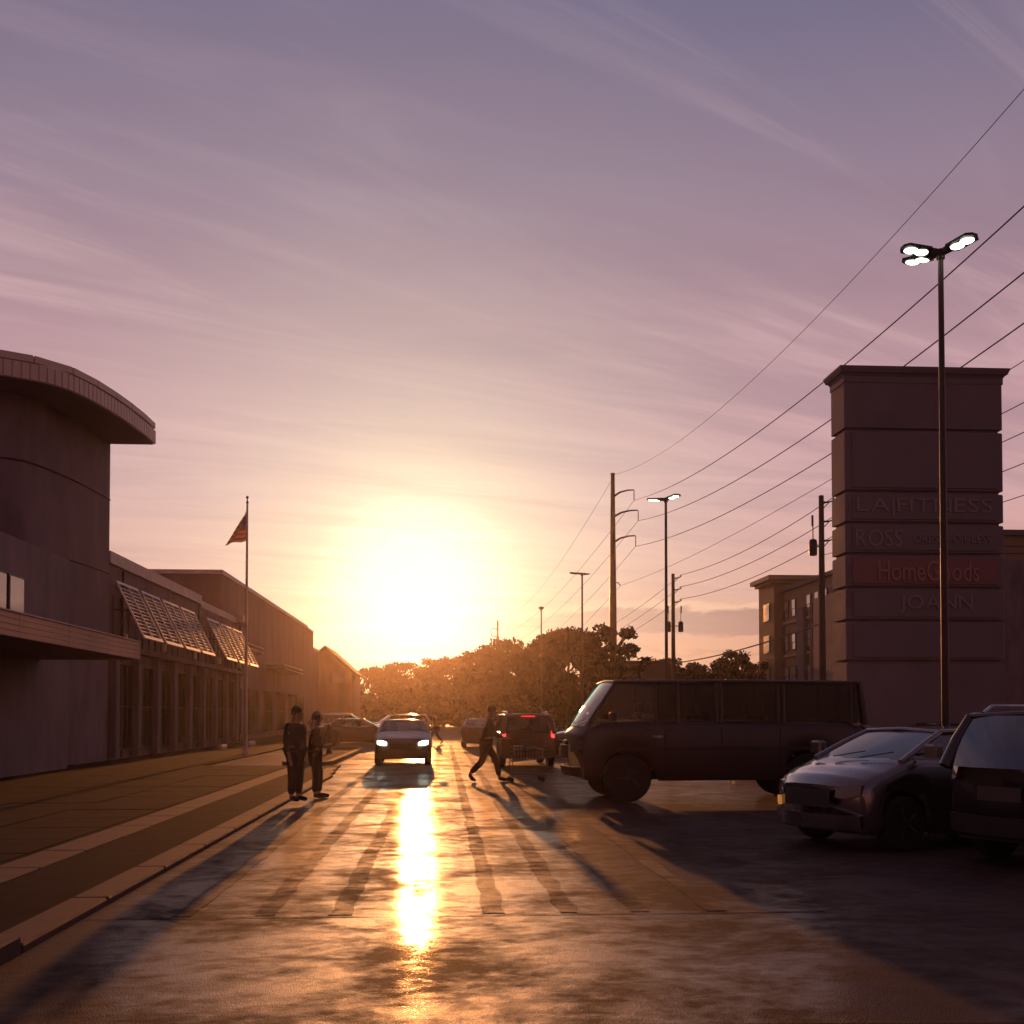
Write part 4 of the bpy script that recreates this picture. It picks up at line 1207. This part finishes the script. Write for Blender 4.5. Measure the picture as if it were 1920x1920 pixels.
p = at(757, 1425, 38.6); vehicle('hatchback_car', 'dark car driving toward the camera with both headlights lit', 'car', (p.x, p.y, 0), DOWN + R(1), dict(COMPACT, W=1.92), P_BROWN, 'cars in the lane', 'on')
p = at(978, 1440, 37.2); vehicle('suv_car', 'dark maroon car seen from behind with red lamps, beside the walking man', 'car', (p.x, p.y, 0), UP + R(2), SUV, P_MAROON, 'cars in the lane', 'off', 'on', rails=True, crossbars=True)
p = at(897, 1403, 58.0); vehicle('sedan_car', 'sedan half hidden behind the walking man', 'car', (p.x, p.y, 0), UP, SEDAN, P_BROWN, 'cars in the lane')
p = at(672, 1388, 60.0); vehicle('sedan_car', 'dark sedan crossing behind the oncoming car with bright roof line', 'car', (p.x, p.y, 0), RIGHT, SEDAN, P_DARK, 'cars on the cross aisle')
p = at(668, 1380, 68.0); vehicle('suv_car', 'car just behind the crossing sedan, its roof rail glinting', 'car', (p.x - .6, p.y, 0), RIGHT, SUV, P_GREY, 'cars on the cross aisle', rails=True)
p = at(742, 1376, 74.0); vehicle('suv_car', 'car peeking out behind the oncoming car, pale sloping screen', 'car', (p.x, p.y, 0), LEFT + R(12), SUV, P_SILVER, 'cars on the cross aisle')
p = at(1330, 1478, 22.3); vehicle('minibus', 'big dark high van standing crosswise in the aisle, facing left', 'van', (p.x, p.y, 0), LEFT + R(3), VAN, P_VAN)
p = at(1112, 1400, 45.0); vehicle('sedan_car', 'parked sedan with shining bonnet just left of the big van', 'car', (p.x, p.y, 0), LEFT + R(6), SEDAN, P_GREY, 'parked cars on the right')
p = at(1752, 1490, 14.9); vehicle('hatchback_car', 'dark parked car with sky shining on its bonnet and windscreen', 'car', (p.x, p.y, 0), LEFT + R(21), STUBBY, P_PEWTER, 'parked cars on the right', 'amber', glass=M_TINT)
p = Vector((7.95, 12.55, 0)); vehicle('suv_car', 'dark tall parked car at the right edge with golden rear window', 'car', (p.x, p.y, 0), R(27), SUV, P_BLACK, 'parked cars on the right', rails=True, glass=M_TINT)
p = at(1530, 1440, 30.0); vehicle('sedan_car', 'parked car behind the shining bonnet, only its pale roof showing', 'car', (p.x, p.y, 0), LEFT, SEDAN, P_SILVER, 'parked cars on the right')
p = at(1760, 1440, 31.0); vehicle('sedan_car', 'parked car behind the right edge car, only its roof showing', 'car', (p.x, p.y, 0), LEFT, SEDAN, P_DARK, 'parked cars on the right')

# ================================================================== PEOPLE
def skin_mesh(name, verts, edges, radii, m, parent, root=0, sub=2):
    me = bpy.data.meshes.new(name); me.from_pydata(verts, edges, [])
    o = obj(name, me, m, parent)
    sk = o.modifiers.new('skin', 'SKIN')
    for i, r in enumerate(radii):
        sv = me.skin_vertices[0].data[i]
        sv.radius = (r, r) if not isinstance(r, tuple) else r
        sv.use_root = (i == root)
    sk.use_smooth_shade = True
    ss = o.modifiers.new('smooth', 'SUBSURF'); ss.levels = 1; ss.render_levels = sub
    return o

def person(label, loc, rz, pose, shirt, trouser, scale=1.0):
    """local +X is the walking direction, +Y the person's left"""
    t = thing('person', label, 'person', loc, rz); t.scale = (scale,) * 3
    J = pose
    V, E, Rr = [], [], []
    def v(p, r):
        V.append(p); Rr.append(r); return len(V) - 1
    pel = v(J['pelvis'], .125); sp1 = v(J['spine'], .115); ch = v(J['chest'], (.15, .12)); nk = v(J['neck'], .06); hb = v(J['head0'], .078); hd = v(J['head1'], .098); ht = v(J['head2'], .07)
    E += [(pel, sp1), (sp1, ch), (ch, nk), (nk, hb), (hb, hd), (hd, ht)]
    for s in ('l', 'r'):
        h = v(J['hip_' + s], .10); k = v(J['knee_' + s], .066); a = v(J['ankle_' + s], .045); f = v(J['ball_' + s], .042); te = v(J['toe_' + s], .03)
        E += [(pel, h), (h, k), (k, a), (a, f), (f, te)]
        sh = v(J['sho_' + s], .07); el = v(J['elb_' + s], .046); wr_ = v(J['wri_' + s], .032); pm = v(J['palm_' + s], .036)
        E += [(ch, sh), (sh, el), (el, wr_), (wr_, pm)]
        d = (Vector(J['palm_' + s]) - Vector(J['wri_' + s])).normalized()
        side = d.cross(Vector((0, 0, 1)))
        side = side.normalized() if side.length > .1 else Vector((0, 1, 0))
        dn = Vector((0, 0, -1))
        pmv = Vector(J['palm_' + s])
        for q, ln in ((-.030, .075), (-.010, .088), (.010, .082), (.030, .066)):
            b0 = v(tuple(pmv + side * q + d * .035), .0095)
            b1_ = v(tuple(pmv + side * q + d * (.035 + ln * .5) + dn * .012), .009)
            b2_ = v(tuple(pmv + side * q + d * (.035 + ln * .7) + dn * .045), .008)
            E += [(pm, b0), (b0, b1_), (b1_, b2_)]
        th = v(tuple(Vector(J['wri_' + s]).lerp(pmv, .6) + side * .045), .011); th2 = v(tuple(pmv + side * .055 + d * .03 + dn * .02), .009)
        E += [(pm, th), (th, th2)]
    body = skin_mesh('body', V, E, Rr, M_SKIN, t, pel, 1)
    # face: nose and ears, hair cap
    H = Vector(J['head1']); fwd = Vector(J.get('face', (1, 0, 0))).normalized(); lt = Vector((0, 0, 1)).cross(fwd)
    MB().lathe([(.004, .02), (.014, .0), (.018, -.03), (.006, -.04)], 8, 'Z', tuple(H + fwd * .105)).build('nose', M_SKIN, t, smooth=60)
    for s in (-1, 1):
        MB().lathe([(.008, .035), (.016, .015), (.015, -.02), (.006, -.035)], 8, 'Z', tuple(H + lt * s * .095)).build('ear', M_SKIN, t, smooth=60)
        MB().lathe([(.003, .011), (.011, 0), (.003, -.011)], 8, 'Z', tuple(H + fwd * .088 + lt * s * .034 + Vector((0, 0, .012)))).build('eye', M_HAIR, t, smooth=60)
    hc = MB()
    hrows = []
    for i in range(9):
        a = i / 8 * R(115)
        hrows.append([tuple(H + Vector((0, 0, .02)) - fwd * .015 + (Vector((0, 0, 1)) * math.cos(a) * .125 + (fwd * math.cos(b_) + lt * math.sin(b_)) * math.sin(a) * .112 * (.80 if math.cos(b_) > .3 and a > R(70) else 1.0))) for b_ in [k * 2 * math.pi / 16 for k in range(17)]])
    hc.grid(hrows).build('hair', M_HAIR, t, smooth=60)
    # clothes
    S = [J['pelvis'], J['spine'], J['chest'], tuple(Vector(J['chest']).lerp(Vector(J['neck']), .75))]
    RS = [.155, .15, (.19, .15), .085]; ES = [(0, 1), (1, 2), (2, 3)]
    for s in ('l', 'r'):
        k = len(S); S += [J['sho_' + s], J['elb_' + s], tuple(Vector(J['elb_' + s]).lerp(Vector(J['wri_' + s]), .85))]; RS += [.092, .066, .05]; ES += [(2, k), (k, k + 1), (k + 1, k + 2)]
    skin_mesh('jacket', S, ES, RS, shirt, t, 1, 1)
    S = [J['pelvis']]; RS = [.15]; ES = []
    for s in ('l', 'r'):
        k = len(S); a = Vector(J['knee_' + s]).lerp(Vector(J['ankle_' + s]), .93)
        S += [J['hip_' + s], J['knee_' + s], tuple(a)]; RS += [.122, .088, .072]; ES += [(0, k), (k, k + 1), (k + 1, k + 2)]
    skin_mesh('trousers', S, ES, RS, trouser, t, 0, 1)
    for s in ('l', 'r'):
        a, f, te = (Vector(J[q + s]) for q in ('ankle_', 'ball_', 'toe_'))
        heel = a + (a - f).normalized() * .04 + Vector((0, 0, -.035))
        skin_mesh('shoe', [tuple(heel), tuple(a.lerp(f, .4) + Vector((0, 0, -.01))), tuple(f), tuple(te + (te - f).normalized() * .02)], [(0, 1), (1, 2), (2, 3)], [.045, .056, .050, .036], M_SHOE, t, 0, 1)
    return t

STRIDE = dict(pelvis=(0, 0, .97), spine=(.04, 0, 1.16), chest=(.09, 0, 1.38), neck=(.12, 0, 1.54), head0=(.14, 0, 1.62), head1=(.16, 0, 1.72), head2=(.16, 0, 1.80),
              hip_l=(0, .10, .92), knee_l=(.26, .11, .54), ankle_l=(.34, .11, .10), ball_l=(.45, .11, .05), toe_l=(.53, .11, .045),
              hip_r=(0, -.10, .92), knee_r=(-.10, -.10, .50), ankle_r=(-.40, -.10, .20), ball_r=(-.34, -.10, .075), toe_r=(-.27, -.10, .05),
              sho_l=(.09, .20, 1.44), elb_l=(.18, .24, 1.16), wri_l=(.42, .22, 1.06), palm_l=(.50, .21, 1.06),
              sho_r=(.09, -.20, 1.44), elb_r=(.18, -.24, 1.16), wri_r=(.42, -.22, 1.06), palm_r=(.50, -.21, 1.06))
p = at(911, 1466, 27.6)
person('man in dark jacket striding to the right pushing a shopping cart', (p.x, p.y, 0), R(4), STRIDE, M_SHIRT, M_TROUSER, 1.02)
# shopping cart in his hands
ct = thing('shopping_cart', 'wire shopping cart pushed across the lane behind the maroon car', 'shopping cart', (p.x + .56, p.y + .04, 0), R(4))
MB().tube([(0, -.26, 1.05), (0, .26, 1.05)], .02, 8).build('handle', M_BLACK, ct)
fr_ = MB()
for s in (-1, 1):
    fr_.tube([(0, s * .25, 1.05), (.08, s * .25, .92), (.06, s * .25, .20), (.85, s * .20, .16)], .014, 6)
    fr_.tube([(.10, s * .25, .52), (.62, s * .22, .58)], .012, 6)
fr_.build('frame', M_STEEL, ct, smooth=50)
bk = MB()
for i in range(12):
    f = i / 11
    x = .08 + .86 * f
    zb = .50 + .08 * f
    hw_ = .26 - .04 * f
    bk.tube([(x, -hw_, .98), (x * .97 + .01, -hw_ * .9, zb), (x * .97 + .01, hw_ * .9, zb), (x, hw_, .98)], .006, 5)
for j in range(5):
    f = j / 4
    z0, z1 = .50 + .48 * f, .58 + .40 * f
    w0, w1 = .234 + .026 * f, .198 + .022 * f
    bk.tube([(.08, -w0, z0), (.94, -w1, z1), (.94, w1, z1), (.08, w0, z0), (.08, -w0, z0)], .007, 5)
bk.build('basket', M_STEEL, ct, smooth=50)
rk = MB()
for k in range(5):
    rk.tube([(.08, -.2 + .1 * k, .21), (.85, -.17 + .085 * k, .18)], .006, 5)
rk.build('lower_rack', M_STEEL, ct)
for (x, y_) in ((.08, -.24), (.08, .24), (.85, -.2), (.85, .2)):
    MB().tube([(x, y_, .18), (x - .02, y_, .10)], .014, 6).build('caster', M_STEEL, ct)
    MB().lathe([(.03, -.015), (.062, -.013), (.062, .013), (.03, .015)], 14, 'Y', (x - .03, y_, .062)).build('wheel', M_RUBBER, ct)
for k, (bx0, bz0, s_) in enumerate(((.25, .58, .14), (.55, .6, .16), (.74, .62, .11))):
    tag(MB().bevbox(-s_, s_, -.13, .13, 0, .34 - .05 * k, .04).build('shopping_bag', mat('bag', (.30, .19, .13), .7, .2, 8), None, (ct.location.x + bx0, ct.location.y, bz0 - .03), (0, 0, .2 * k)), ['tan shopping bag at the handle end of the cart', 'tan shopping bag in the middle of the cart', 'small tan shopping bag at the front of the cart'][k], 'bag', 'bags in the cart')

WALK2 = dict(STRIDE)
WALK2.update(elb_l=(-.05, .26, 1.18), wri_l=(.08, .27, .96), palm_l=(.13, .27, .89), elb_r=(.05, -.26, 1.18), wri_r=(.20, -.26, 1.0), palm_r=(.26, -.26, .95),
             chest=(.03, 0, 1.40), neck=(.03, 0, 1.55), head0=(.04, 0, 1.63), head1=(.05, 0, 1.72), head2=(.05, 0, 1.80), spine=(.02, 0, 1.18), sho_l=(.03, .19, 1.45), sho_r=(.03, -.19, 1.45))
STAND = dict(pelvis=(0, 0, .95), spine=(.0, 0, 1.14), chest=(.01, 0, 1.36), neck=(.02, 0, 1.50), head0=(.035, 0, 1.58), head1=(.05, 0, 1.665), head2=(.05, 0, 1.74),
             hip_l=(0, .095, .90), knee_l=(.02, .10, .50), ankle_l=(-.02, .10, .09), ball_l=(.11, .11, .05), toe_l=(.18, .115, .045),
             hip_r=(0, -.095, .90), knee_r=(.03, -.10, .50), ankle_r=(.0, -.10, .09), ball_r=(.13, -.11, .05), toe_r=(.20, -.115, .045),
             sho_l=(.01, .185, 1.42), elb_l=(-.02, .22, 1.13), wri_l=(.06, .21, .88), palm_l=(.09, .21, .80),
             sho_r=(.01, -.185, 1.42), elb_r=(-.03, -.22, 1.13), wri_r=(.05, -.21, .88), palm_r=(.08, -.21, .80))
STAND2 = dict(STAND); STAND2.update(knee_l=(.10, .09, .50), ankle_l=(.08, .09, .09), ball_l=(.21, .10, .05), toe_l=(.29, .10, .045), wri_r=(.20, -.16, 1.08), palm_r=(.27, -.13, 1.12), elb_r=(.0, -.23, 1.13))
M_COAT = mat('dark_coat', (.035, .022, .024), .9, .15, 8)
M_JEANS = mat('dark_jeans', (.04, .026, .030), .9, .15, 8)
p = at(553, 1508, 20.6)
person('person in dark coat standing at the kerb, the nearer and broader of two', (p.x, p.y, 0.066), R(-38), STAND, M_COAT, M_JEANS, .97)
p = at(590, 1494, 22.2)
person('slimmer person in dark clothes at the kerb just beyond the nearer one', (p.x, p.y, 0.0), R(8), STAND2, M_COAT, M_JEANS, .95)
p = at(817, 1394, 62.5)
person('small far figure walking across the lane beside the oncoming car', (p.x, p.y, 0), R(185), WALK2, M_SHIRT, mat('far_trousers', (.07, .035, .03), .9, .1, 8), .96)

# ================================================================== AIR
hz_ = MB().box(-395, 395, -145, 485, -1.6, 27.5).build('haze', None)
hm_ = bpy.data.materials.new('air'); hm_.use_nodes = True
N = NT(hm_.node_tree)
pv = N.n('ShaderNodeVolumePrincipled')
pv.inputs['Color'].default_value = (0.96, 0.84, 0.78, 1)
pv.inputs['Density'].default_value = 0.00020
pv.inputs['Anisotropy'].default_value = 0.90
o = N.n('ShaderNodeOutputMaterial'); N.l(pv.outputs[0], o.inputs['Volume'])
hz_.data.materials.append(hm_)
tag(hz_, 'thin warm evening haze over the whole car park', 'haze', kind='stuff')
